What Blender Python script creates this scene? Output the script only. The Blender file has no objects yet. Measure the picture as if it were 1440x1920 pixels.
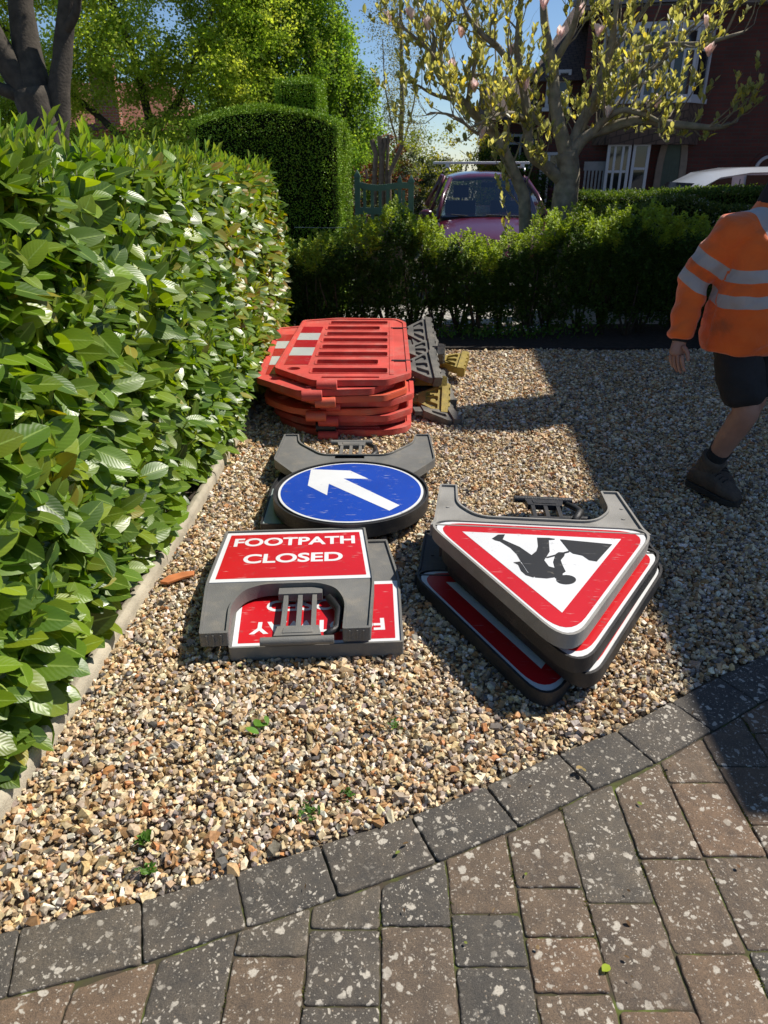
import bpy, bmesh, math, random
import numpy as np
from mathutils import Vector, Matrix, noise
R = math.radians
rng = np.random.default_rng(7)
random.seed(7)
scene = bpy.context.scene
C = scene.collection

# ------------------------------------------------------------------ camera, sky, sun, exposure
CAM_H = 1.6
F_PX = 1340.0                       # focal length in photo pixels (photo 1440 x 1920)
PITCH = math.atan(650 / F_PX)
cam = bpy.data.cameras.new('camera'); cam_o = bpy.data.objects.new('camera', cam); C.objects.link(cam_o)
cam_o.location = (0, 0, CAM_H); cam_o.rotation_euler = (math.pi / 2 - PITCH, 0, 0)
cam.sensor_fit = 'VERTICAL'; cam.sensor_height = 24; cam.lens = 24 * F_PX / 1920
cam.clip_start = 0.05; cam.clip_end = 500
scene.camera = cam_o
cam.dof.use_dof = True; cam.dof.focus_distance = 2.9; cam.dof.aperture_fstop = 4.8
SUN = Vector((0.74, 0.30, 1.0)).normalized()
w = bpy.data.worlds.new('World'); scene.world = w; w.use_nodes = True
nt = w.node_tree; bg = nt.nodes['Background']
sky = nt.nodes.new('ShaderNodeTexSky'); sky.sky_type = 'NISHITA'; sky.sun_disc = False
sky.sun_elevation = math.asin(SUN.z); sky.sun_rotation = math.atan2(SUN.x, SUN.y)
sky.air_density = 1.0; sky.dust_density = 0.0; sky.ozone_density = 5.0; sky.altitude = 1200
nt.links.new(sky.outputs[0], bg.inputs[0]); bg.inputs[1].default_value = 0.085
sl = bpy.data.lights.new('sun', 'SUN'); so = bpy.data.objects.new('sun', sl); C.objects.link(so)
sl.energy = 4.6; sl.angle = R(0.5); sl.color = (1.0, 0.94, 0.84)
so.rotation_euler = SUN.to_track_quat('Z', 'Y').to_euler(); so.location = (8, 4, 12)
vs = scene.view_settings
vs.view_transform = 'Standard'; vs.look = 'None'; vs.exposure = 0.40; vs.gamma = 1.0; vs.use_curve_mapping = False
scene.cycles.use_denoising = True
scene.cycles.max_bounces = 6; scene.cycles.transparent_max_bounces = 6; scene.cycles.transmission_bounces = 4

# ------------------------------------------------------------------ photo pixel -> world point (plane z or plane y)
_c, _s = math.cos(PITCH), math.sin(PITCH)
def _ray(px, py):
    u = (px - 720) / F_PX; v = (960 - py) / F_PX
    return u, _c + v * _s, -_s + v * _c
def G(px, py, z=0.0):
    d = _ray(px, py); t = (z - CAM_H) / d[2]
    return Vector((t * d[0], t * d[1], z))
def AT(px, py, y):
    d = _ray(px, py); t = y / d[1]
    return Vector((t * d[0], y, CAM_H + t * d[2]))

# ------------------------------------------------------------------ naming / linking
def tag(o, label=None, cat=None, group=None, kind=None):
    if label: o['label'] = label
    if cat: o['category'] = cat
    if group: o['group'] = group
    if kind: o['kind'] = kind
    return o
def empty(name, loc, rz=0.0, label=None, cat=None, group=None):
    o = bpy.data.objects.new(name, None); C.objects.link(o)
    o.location = loc; o.rotation_euler = (0, 0, rz); o.empty_display_size = 0.1
    return tag(o, label, cat, group)
def children_of(o): return [x for x in C.objects if x.parent is o]
def copy_tree(o, parent=None):
    c = o.copy(); C.objects.link(c)
    if parent is not None: c.parent = parent
    for ch in children_of(o): copy_tree(ch, c)
    return c
def wloc(o):
    l = Vector(o.location)
    while o.parent: o = o.parent; l = l + Vector(o.location)
    return l

# ------------------------------------------------------------------ materials
def _new(name):
    m = bpy.data.materials.new(name); m.use_nodes = True
    n = m.node_tree.nodes; l = m.node_tree.links
    return m, n, l, n['Principled BSDF']
def ramp(n, stops):
    r = n.new('ShaderNodeValToRGB'); e = r.color_ramp.elements
    while len(e) < len(stops): e.new(0.5)
    for i, (p, c) in enumerate(stops):
        e[i].position = p; e[i].color = (*c, 1) if len(c) == 3 else c
    return r
def mat(name, col, rough=0.6, var=0.15, scale=8.0, bump=0.0, bscale=60.0, metal=0.0, coat=0.0, dirt=None, dirt_amt=0.5, dirt_scale=6.0, spec=0.5):
    """base colour with soft noise variation, optional dirt blotches and fine bump"""
    m, n, l, b = _new(name)
    tc = n.new('ShaderNodeTexCoord')
    nz = n.new('ShaderNodeTexNoise'); nz.inputs['Scale'].default_value = scale; nz.inputs['Detail'].default_value = 5
    l.new(tc.outputs['Object'], nz.inputs['Vector'])
    a = tuple(max(0, x * (1 - var)) for x in col); c2 = tuple(min(1, x * (1 + var)) for x in col)
    r = ramp(n, [(0.3, a), (0.7, c2)]); l.new(nz.outputs['Fac'], r.inputs[0])
    out = r.outputs[0]
    if dirt:
        d = n.new('ShaderNodeTexNoise'); d.inputs['Scale'].default_value = dirt_scale; d.inputs['Detail'].default_value = 8; d.inputs['Roughness'].default_value = 0.7
        l.new(tc.outputs['Object'], d.inputs['Vector'])
        dr = ramp(n, [(0.5, (0, 0, 0)), (0.72, (dirt_amt,) * 3)]); l.new(d.outputs['Fac'], dr.inputs[0])
        mx = n.new('ShaderNodeMix'); mx.data_type = 'RGBA'
        l.new(dr.outputs[0], mx.inputs[0]); l.new(out, mx.inputs[6]); mx.inputs[7].default_value = (*dirt, 1)
        out = mx.outputs[2]
    l.new(out, b.inputs['Base Color'])
    b.inputs['Roughness'].default_value = rough; b.inputs['Metallic'].default_value = metal
    b.inputs['Coat Weight'].default_value = coat; b.inputs['Coat Roughness'].default_value = 0.08
    b.inputs['Specular IOR Level'].default_value = spec
    if bump:
        bn = n.new('ShaderNodeTexNoise'); bn.inputs['Scale'].default_value = bscale; bn.inputs['Detail'].default_value = 4
        l.new(tc.outputs['Object'], bn.inputs['Vector'])
        bp = n.new('ShaderNodeBump'); bp.inputs['Strength'].default_value = bump; bp.inputs['Distance'].default_value = 0.01
        l.new(bn.outputs['Fac'], bp.inputs['Height']); l.new(bp.outputs[0], b.inputs['Normal'])
    return m
def print_mat(name, col, rough=0.35, wear=(0.35, 0.33, 0.3), scratch=0.5):
    """sign sheeting: flat colour with thin scratches and mud specks"""
    m, n, l, b = _new(name)
    tc = n.new('ShaderNodeTexCoord')
    mp = n.new('ShaderNodeMapping'); mp.inputs['Scale'].default_value = (7, 60, 1); mp.inputs['Rotation'].default_value = (0, 0, 0.5)
    l.new(tc.outputs['Object'], mp.inputs['Vector'])
    nz = n.new('ShaderNodeTexNoise'); nz.inputs['Scale'].default_value = 2.0; nz.inputs['Detail'].default_value = 6
    l.new(mp.outputs[0], nz.inputs['Vector'])
    r = ramp(n, [(0.645, (0, 0, 0)), (0.70, (scratch,) * 3)]); l.new(nz.outputs['Fac'], r.inputs[0])
    n2 = n.new('ShaderNodeTexNoise'); n2.inputs['Scale'].default_value = 17; n2.inputs['Detail'].default_value = 9; n2.inputs['Roughness'].default_value = 0.75
    l.new(tc.outputs['Object'], n2.inputs['Vector'])
    r2 = ramp(n, [(0.605, (0, 0, 0)), (0.70, (0.75,) * 3)]); l.new(n2.outputs['Fac'], r2.inputs[0])
    n3 = n.new('ShaderNodeTexNoise'); n3.inputs['Scale'].default_value = 5; n3.inputs['Detail'].default_value = 4
    l.new(tc.outputs['Object'], n3.inputs['Vector'])
    r3 = ramp(n, [(0.3, tuple(x * 0.86 for x in col)), (0.75, col)]); l.new(n3.outputs['Fac'], r3.inputs[0])
    m1 = n.new('ShaderNodeMix'); m1.data_type = 'RGBA'; l.new(r.outputs[0], m1.inputs[0]); l.new(r3.outputs[0], m1.inputs[6])
    m1.inputs[7].default_value = (0.62, 0.6, 0.56, 1)
    m2 = n.new('ShaderNodeMix'); m2.data_type = 'RGBA'; l.new(r2.outputs[0], m2.inputs[0]); l.new(m1.outputs[2], m2.inputs[6])
    m2.inputs[7].default_value = (*[x * 0.35 for x in wear], 1)
    l.new(m2.outputs[2], b.inputs['Base Color']); b.inputs['Roughness'].default_value = rough
    return m
def leaf_mat(name, rough=0.45, trans=0.35, tcol=(1.0, 1.0, 0.45), spec=0.5, vein=False, coat=0.0):
    m, n, l, b = _new(name)
    at = n.new('ShaderNodeAttribute'); at.attribute_name = 'col'
    out = at.outputs['Color']
    if vein:
        uv = n.new('ShaderNodeUVMap'); sp = n.new('ShaderNodeSeparateXYZ'); l.new(uv.outputs[0], sp.inputs[0])
        a = n.new('ShaderNodeMath'); a.operation = 'SUBTRACT'; l.new(sp.outputs[0], a.inputs[0]); a.inputs[1].default_value = 0.5
        ab = n.new('ShaderNodeMath'); ab.operation = 'ABSOLUTE'; l.new(a.outputs[0], ab.inputs[0])
        rr = ramp(n, [(0.015, (0.75,) * 3), (0.045, (0,) * 3)]); l.new(ab.outputs[0], rr.inputs[0])
        # side veins: slanted stripes along the leaf
        s1 = n.new('ShaderNodeMath'); s1.operation = 'MULTIPLY_ADD'; l.new(ab.outputs[0], s1.inputs[0]); s1.inputs[1].default_value = -0.55
        l.new(sp.outputs[1], s1.inputs[2])
        s2 = n.new('ShaderNodeMath'); s2.operation = 'MULTIPLY'; l.new(s1.outputs[0], s2.inputs[0]); s2.inputs[1].default_value = 60
        s3 = n.new('ShaderNodeMath'); s3.operation = 'SINE'; l.new(s2.outputs[0], s3.inputs[0])
        bp = n.new('ShaderNodeBump'); bp.inputs['Strength'].default_value = 0.07; bp.inputs['Distance'].default_value = 0.003
        l.new(s3.outputs[0], bp.inputs['Height']); l.new(bp.outputs[0], b.inputs['Normal'])
        mx = n.new('ShaderNodeMix'); mx.data_type = 'RGBA'; l.new(rr.outputs[0], mx.inputs[0]); l.new(out, mx.inputs[6])
        mx.inputs[7].default_value = (0.30, 0.42, 0.10, 1); out = mx.outputs[2]
    l.new(out, b.inputs['Base Color']); b.inputs['Roughness'].default_value = rough
    b.inputs['Specular IOR Level'].default_value = spec; b.inputs['Coat Weight'].default_value = coat
    b.inputs['Coat Roughness'].default_value = 0.12
    tr = n.new('ShaderNodeBsdfTranslucent'); mu = n.new('ShaderNodeMix'); mu.data_type = 'RGBA'; mu.blend_type = 'MULTIPLY'; mu.inputs[0].default_value = 1
    l.new(out, mu.inputs[6]); mu.inputs[7].default_value = (*[x * 2.0 for x in tcol], 1); l.new(mu.outputs[2], tr.inputs[0])
    ms = n.new('ShaderNodeMixShader'); ms.inputs[0].default_value = trans
    l.new(b.outputs[0], ms.inputs[1]); l.new(tr.outputs[0], ms.inputs[2])
    l.new(ms.outputs[0], n['Material Output'].inputs[0])
    return m
def glass_mat(name, col=(0.02, 0.025, 0.03), rough=0.05):
    m, n, l, b = _new(name); b.inputs['Base Color'].default_value = (*col, 1)
    b.inputs['Roughness'].default_value = rough; b.inputs['Specular IOR Level'].default_value = 0.6
    return m

M = {}
M['grey_plastic'] = mat('grey_plastic', (0.145, 0.143, 0.135), 0.62, 0.2, 5, 0.25, 250, dirt=(0.30, 0.26, 0.20), dirt_amt=0.45, dirt_scale=9)
M['black_plastic'] = mat('black_plastic', (0.02, 0.02, 0.022), 0.5, 0.3, 6, 0.2, 200, dirt=(0.14, 0.12, 0.10), dirt_amt=0.35)
M['pale_grey_plastic'] = mat('pale_grey_plastic', (0.26, 0.25, 0.23), 0.6, 0.18, 6, 0.2, 220, dirt=(0.13, 0.12, 0.10), dirt_amt=0.5, dirt_scale=8)
M['sign_red'] = print_mat('sign_red', (0.56, 0.010, 0.016))
M['sign_white'] = print_mat('sign_white', (0.74, 0.75, 0.76))
M['sign_black'] = print_mat('sign_black', (0.035, 0.033, 0.03), wear=(0.9, 0.8, 0.6), scratch=0.25)
M['sign_blue'] = print_mat('sign_blue', (0.008, 0.055, 0.40))
M['sign_back'] = print_mat('sign_back', (0.30, 0.36, 0.35))
M['barrier_red'] = mat('barrier_red', (0.56, 0.070, 0.052), 0.6, 0.20, 4.5, 0.2, 120, dirt=(0.52, 0.24, 0.19), dirt_amt=0.55, dirt_scale=7)
M['barrier_orange'] = mat('barrier_orange', (0.66, 0.105, 0.05), 0.5, 0.18, 3.5, 0.15, 120, dirt=(0.36, 0.22, 0.15), dirt_amt=0.5, dirt_scale=5)
M['tape_red'] = print_mat('tape_red', (0.42, 0.012, 0.018))
M['tape_white'] = print_mat('tape_white', (0.50, 0.52, 0.50))
M['rubber_grey'] = mat('rubber_grey', (0.105, 0.10, 0.09), 0.8, 0.25, 12, 0.4, 90, dirt=(0.32, 0.28, 0.22), dirt_amt=0.5)
M['rubber_yellow'] = mat('rubber_yellow', (0.34, 0.25, 0.05), 0.7, 0.25, 9, 0.3, 90, dirt=(0.16, 0.12, 0.05), dirt_amt=0.7, dirt_scale=10)
M['concrete'] = mat('concrete', (0.42, 0.37, 0.28), 0.85, 0.22, 7, 0.4, 160, dirt=(0.20, 0.18, 0.13), dirt_amt=0.6, dirt_scale=10)
M['soil'] = mat('soil', (0.045, 0.032, 0.022), 0.95, 0.4, 25, 0.8, 60)
M['bark'] = mat('bark', (0.24, 0.205, 0.15), 0.85, 0.35, 14, 0.8, 45, dirt=(0.20, 0.22, 0.10), dirt_amt=0.5, dirt_scale=8)
M['dark_bark'] = mat('dark_bark', (0.060, 0.048, 0.036), 0.9, 0.35, 10, 0.8, 35)
M['twig'] = mat('twig', (0.10, 0.075, 0.045), 0.85, 0.3, 30)
M['laurel_leaf'] = leaf_mat('laurel_leaf', 0.37, 0.32, (1.05, 1.0, 0.12), 0.55, True, 0.03)
M['laurel_shoot'] = leaf_mat('laurel_shoot', 0.38, 0.35, (1.0, 1.0, 0.3), 0.5, True)
M['small_leaf'] = leaf_mat('small_leaf', 0.5, 0.3, (1.0, 1.0, 0.30), 0.25)
M['tree_leaf'] = leaf_mat('tree_leaf', 0.65, 0.52, (0.95, 0.95, 0.40), 0.12)
M['clipped_leaf'] = leaf_mat('clipped_leaf', 0.5, 0.10, (1.0, 1.0, 0.25), 0.3)
M['magnolia_leaf'] = leaf_mat('magnolia_leaf', 0.4, 0.5, (1.1, 1.02, 0.50))
M['petal'] = leaf_mat('petal', 0.6, 0.5, (0.62, 0.55, 0.53), 0.2)

# ------------------------------------------------------------------ mesh builders
def np_mesh(name, V, Fq, mats, parent=None, col=None, uv=None, smooth=False, world=True, mi=None):
    V = np.asarray(V, dtype=np.float32); Fq = np.asarray(Fq, dtype=np.int32)
    if parent is not None and world: V = V - np.array(wloc(parent), dtype=np.float32)
    me = bpy.data.meshes.new(name); k = Fq.shape[1]
    me.vertices.add(len(V)); me.vertices.foreach_set('co', V.ravel())
    me.loops.add(Fq.size); me.loops.foreach_set('vertex_index', Fq.ravel())
    me.polygons.add(len(Fq)); me.polygons.foreach_set('loop_start', np.arange(0, Fq.size, k, dtype=np.int32))
    me.polygons.foreach_set('loop_total', np.full(len(Fq), k, dtype=np.int32))
    me.polygons.foreach_set('use_smooth', np.full(len(Fq), bool(smooth)))
    for m in mats: me.materials.append(m)
    if mi is not None: me.polygons.foreach_set('material_index', np.asarray(mi, dtype=np.int32))
    if col is not None:
        a = me.attributes.new('col', 'FLOAT_COLOR', 'POINT')
        cc = np.ones((len(V), 4), dtype=np.float32); cc[:, :3] = np.clip(col, 0, 1); a.data.foreach_set('color', cc.ravel())
    if uv is not None:
        ul = me.uv_layers.new(name='UVMap'); ul.data.foreach_set('uv', np.asarray(uv, dtype=np.float32)[Fq.ravel()].ravel())
    me.update(calc_edges=True); me.validate()
    o = bpy.data.objects.new(name, me); C.objects.link(o)
    if parent is not None: o.parent = parent
    return o

class MB:
    """collects shapes and links them as one mesh object"""
    def __init__(s): s.v = []; s.f = []; s.m = []
    def add(s, vs_, fs, m=0):
        o = len(s.v); s.v += [Vector(p) for p in vs_]; s.f += [tuple(i + o for i in f) for f in fs]; s.m += [m] * len(fs); return s
    def box(s, c, d, m=0, rz=0.0, mtx=None):
        x, y, z = d[0] / 2, d[1] / 2, d[2] / 2
        p = [Vector(q) for q in ((-x, -y, -z), (x, -y, -z), (x, y, -z), (-x, y, -z), (-x, -y, z), (x, -y, z), (x, y, z), (-x, y, z))]
        T = Matrix.Translation(c) @ Matrix.Rotation(rz, 4, 'Z')
        if mtx is not None: T = mtx @ T
        return s.add([T @ q for q in p], [(0, 3, 2, 1), (4, 5, 6, 7), (0, 1, 5, 4), (1, 2, 6, 5), (2, 3, 7, 6), (3, 0, 4, 7)], m)
    def bx(s, x0, x1, y0, y1, z0, z1, m=0, mtx=None): return s.box(((x0 + x1) / 2, (y0 + y1) / 2, (z0 + z1) / 2), (abs(x1 - x0), abs(y1 - y0), abs(z1 - z0)), m, 0, mtx)
    def plate(s, outline, z0, z1, holes=(), m=0, mtx=None):
        """flat plate from a 2D outline with holes, between z0 and z1"""
        bm = bmesh.new(); loops = []
        for lp in [outline] + list(holes):
            vv = [bm.verts.new((p[0], p[1], z0)) for p in lp]; loops.append(vv)
            for i in range(len(vv)): bm.edges.new((vv[i], vv[(i + 1) % len(vv)]))
        bmesh.ops.triangle_fill(bm, edges=bm.edges[:], use_beauty=True)
        bmesh.ops.recalc_face_normals(bm, faces=bm.faces[:])
        bm.verts.index_update()
        base = [v.co.copy() for v in bm.verts]; n = len(base)
        fs = []
        for f in bm.faces:
            idx = [v.index for v in f.verts]
            if f.normal.z < 0: idx.reverse()
            fs.append(tuple(i + n for i in idx)); fs.append(tuple(reversed(idx)))
        for li, vv in enumerate(loops):
            k = len(vv); pts = [(v.co.x, v.co.y) for v in vv]
            area = sum(pts[i][0] * pts[(i + 1) % k][1] - pts[(i + 1) % k][0] * pts[i][1] for i in range(k))
            ccw = area > 0
            if li > 0: ccw = not ccw
            for i in range(k):
                a, b_ = vv[i].index, vv[(i + 1) % k].index
                fs.append((a, b_, b_ + n, a + n) if ccw else (b_, a, a + n, b_ + n))
        allv = base + [Vector((p.x, p.y, z1)) for p in base]; bm.free()
        if mtx is not None: allv = [mtx @ p for p in allv]
        return s.add(allv, fs, m)
    def sheet(s, outline, z, m=0, holes=(), mtx=None):
        bm = bmesh.new()
        for lp in [outline] + list(holes):
            vv = [bm.verts.new((p[0], p[1], z)) for p in lp]
            for i in range(len(vv)): bm.edges.new((vv[i], vv[(i + 1) % len(vv)]))
        bmesh.ops.triangle_fill(bm, edges=bm.edges[:], use_beauty=True); bm.verts.index_update(); bm.normal_update()
        fs = [tuple(v.index for v in (f.verts if f.normal.z > 0 else reversed(f.verts))) for f in bm.faces]
        vv = [v.co.copy() for v in bm.verts]; bm.free()
        if mtx is not None: vv = [mtx @ p for p in vv]
        return s.add(vv, fs, m)
    def tube(s, pts, rad, n=8, m=0, cap=True):
        pts = [Vector(p) for p in pts]
        if not hasattr(rad, '__len__'): rad = [rad] * len(pts)
        vs_ = []; up = None
        for i, p in enumerate(pts):
            d = (pts[min(i + 1, len(pts) - 1)] - pts[max(i - 1, 0)]).normalized()
            if up is None: up = d.orthogonal().normalized()
            up = (up - d * up.dot(d));  up = up.normalized() if up.length > 1e-6 else d.orthogonal().normalized()
            sd = d.cross(up)
            for k in range(n):
                a = 2 * math.pi * k / n
                vs_.append(p + (up * math.cos(a) + sd * math.sin(a)) * rad[i])
        fs = []
        for i in range(len(pts) - 1):
            for k in range(n):
                a = i * n + k; b = i * n + (k + 1) % n
                fs.append((a, b, b + n, a + n))
        if cap: fs.append(tuple(reversed(range(n)))); fs.append(tuple(range((len(pts) - 1) * n, len(pts) * n)))
        return s.add(vs_, fs, m)
    def loft(s, rings, m=0, closed=True, cap=True):
        n = len(rings[0]); vs_ = [p for r in rings for p in r]; fs = []
        for i in range(len(rings) - 1):
            for k in range(n if closed else n - 1):
                a = i * n + k; b = i * n + (k + 1) % n
                fs.append((a, b, b + n, a + n))
        if cap: fs.append(tuple(reversed(range(n)))); fs.append(tuple(range((len(rings) - 1) * n, len(rings) * n)))
        return s.add(vs_, fs, m)
    def build(s, name, mats, parent=None, world=True, smooth=False, bevel=0.0, seg=2, recalc=False, angle=35, sub=0):
        off = wloc(parent) if (parent is not None and world) else Vector((0, 0, 0))
        me = bpy.data.meshes.new(name); me.from_pydata([tuple(p - off) for p in s.v], [], s.f)
        if not isinstance(mats, (list, tuple)): mats = [mats]
        for m_ in mats: me.materials.append(m_)
        me.polygons.foreach_set('material_index', s.m)
        if recalc:
            bm = bmesh.new(); bm.from_mesh(me); bmesh.ops.recalc_face_normals(bm, faces=bm.faces[:]); bm.to_mesh(me); bm.free()
        me.polygons.foreach_set('use_smooth', [bool(smooth or bevel)] * len(me.polygons))
        me.validate(); me.update()
        o = bpy.data.objects.new(name, me); C.objects.link(o)
        if parent is not None: o.parent = parent
        if bevel:
            bm_ = o.modifiers.new('Bevel', 'BEVEL'); bm_.width = bevel; bm_.segments = seg; bm_.limit_method = 'ANGLE'; bm_.angle_limit = R(angle)
            bm_.harden_normals = True; bm_.use_clamp_overlap = True
        if sub:
            sm = o.modifiers.new('Subdivision', 'SUBSURF'); sm.levels = sub; sm.render_levels = sub
        return o

def norm_rows(a): return a / np.maximum(1e-9, np.linalg.norm(a, axis=1, keepdims=True))
def leaves(T, TF, P, D, N, L, W=None):
    """copies of a leaf template T (x across, y along, z up) at points P, pointing along D with face normal N"""
    D = norm_rows(D); X = norm_rows(np.cross(D, N)); Nn = np.cross(X, D)
    L = np.asarray(L)[:, None, None]; W = L if W is None else np.asarray(W)[:, None, None]
    V = P[:, None, :] + X[:, None, :] * (T[None, :, 0:1] * W) + D[:, None, :] * (T[None, :, 1:2] * L) + Nn[:, None, :] * (T[None, :, 2:3] * L)
    n, k = len(P), len(T)
    Fq = (TF[None] + (np.arange(n) * k)[:, None, None]).reshape(-1, TF.shape[1])
    return V.reshape(-1, 3), Fq
def leaf_template(seg=5, halfw=0.22, fold=0.10, droop=0.16, peak=0.55):
    """two-sided folded blade of unit length"""
    T = []; UV = []
    for i in range(seg + 1):
        t = i / seg
        wv = halfw * (max(0.0, 1 - abs((t - 0.50) / 0.5) ** 2.0) ** 0.62 if 0 < t < 1 else 0.05)
        z = -droop * t * t
        T += [(-wv, t, z + fold * wv / halfw * 0.6), (-wv * 0.5, t, z + fold * 0.38 * wv / halfw), (0, t, z), (wv * 0.5, t, z + fold * 0.38 * wv / halfw), (wv, t, z + fold * wv / halfw * 0.6)]
        UV += [(0, t), (0.25, t), (0.5, t), (0.75, t), (1, t)]
    Fq = []
    for i in range(seg):
        for k in range(4):
            a = i * 5 + k; Fq.append((a, a + 1, a + 6, a + 5))
    return np.array(T, float), np.array(Fq), np.array(UV)
QUAD = (np.array([(0, 0, 0), (0.30, 0.5, 0.05), (0, 1, -0.06), (-0.30, 0.5, 0.05)], float), np.array([(0, 1, 2, 3)]))
def rand_dirs(n):
    return norm_rows(rng.normal(size=(n, 3)))
def pick_cols(n, pal, wts=None, var=0.18):
    pal = np.array(pal, float); i = rng.choice(len(pal), n, p=None if wts is None else np.array(wts) / sum(wts))
    return np.clip(pal[i] * (1 + rng.uniform(-var, var, (n, 1))) * (1 + rng.uniform(-0.06, 0.06, (n, 3))), 0, 1)

# ================================================================== SETTING: ground
def ground_z(y):
    if y < 9: return -0.02
    if y < 14: return -0.02 - 0.38 * (y - 9) / 5
    return -0.40
def build_ground():
    ys = [-30, -5, 0, 3, 6, 8, 9, 10, 11, 12, 13, 14, 20, 40, 100, 300]
    xs = [-200, -40, -10, 0, 10, 40, 200]
    m = MB(); V = [(x, y, ground_z(y)) for y in ys for x in xs]
    n = len(xs); Fq = [(j * n + i, j * n + i + 1, (j + 1) * n + i + 1, (j + 1) * n + i) for j in range(len(ys) - 1) for i in range(n - 1)]
    m.add(V, Fq)
    tag(m.build('ground', mat('earth', (0.10, 0.085, 0.055), 0.95, 0.3, 3, 0.5, 30)), kind='structure')
    # pavement strip beyond the front hedge, then the road
    p = MB(); p.bx(-30, 30, 7.95, 9.3, -0.3, 0.012)
    tag(p.build('pavement', mat('paving_slab', (0.42, 0.40, 0.36), 0.85, 0.18, 3, 0.3, 80)), kind='structure')
    r = MB(); V = []
    for y in (9.3, 10, 11, 12, 13, 14, 15.6): V += [(-60, y, ground_z(y) + 0.006), (60, y, ground_z(y) + 0.006)]
    r.add(V, [(2 * i, 2 * i + 1, 2 * i + 3, 2 * i + 2) for i in range(6)])
    tag(r.build('road', mat('asphalt', (0.06, 0.06, 0.06), 0.85, 0.2, 5, 0.5, 200)), kind='structure')
build_ground()

# gravel bed ---------------------------------------------------------------------------------
EDGE = [(-1.42, 0.93), (-1.13, 0.995), (-0.849, 1.075), (-0.586, 1.143), (-0.376, 1.223), (-0.167, 1.301), (0.073, 1.395), (0.29, 1.497), (0.525, 1.625), (0.73, 1.722), (0.95, 1.855), (1.16, 1.985), (1.399, 2.118), (1.64, 2.25), (1.88, 2.39), (2.12, 2.53), (2.36, 2.67), (2.6, 2.82), (2.84, 2.97), (3.1, 3.14)]
def edge_y(x): return np.interp(x, [p[0] for p in EDGE], [p[1] for p in EDGE])
KERB = [(-1.075, 0.7), (-1.045, 1.2), (-1.00, 1.8), (-0.985, 2.2), (-0.965, 2.7), (-0.945, 3.3), (-0.935, 4.2), (-0.935, 5.2), (-0.935, 6.2), (-0.94, 7.0)]
def kerb_x(y): return np.interp(y, [p[1] for p in KERB], [p[0] for p in KERB])

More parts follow.
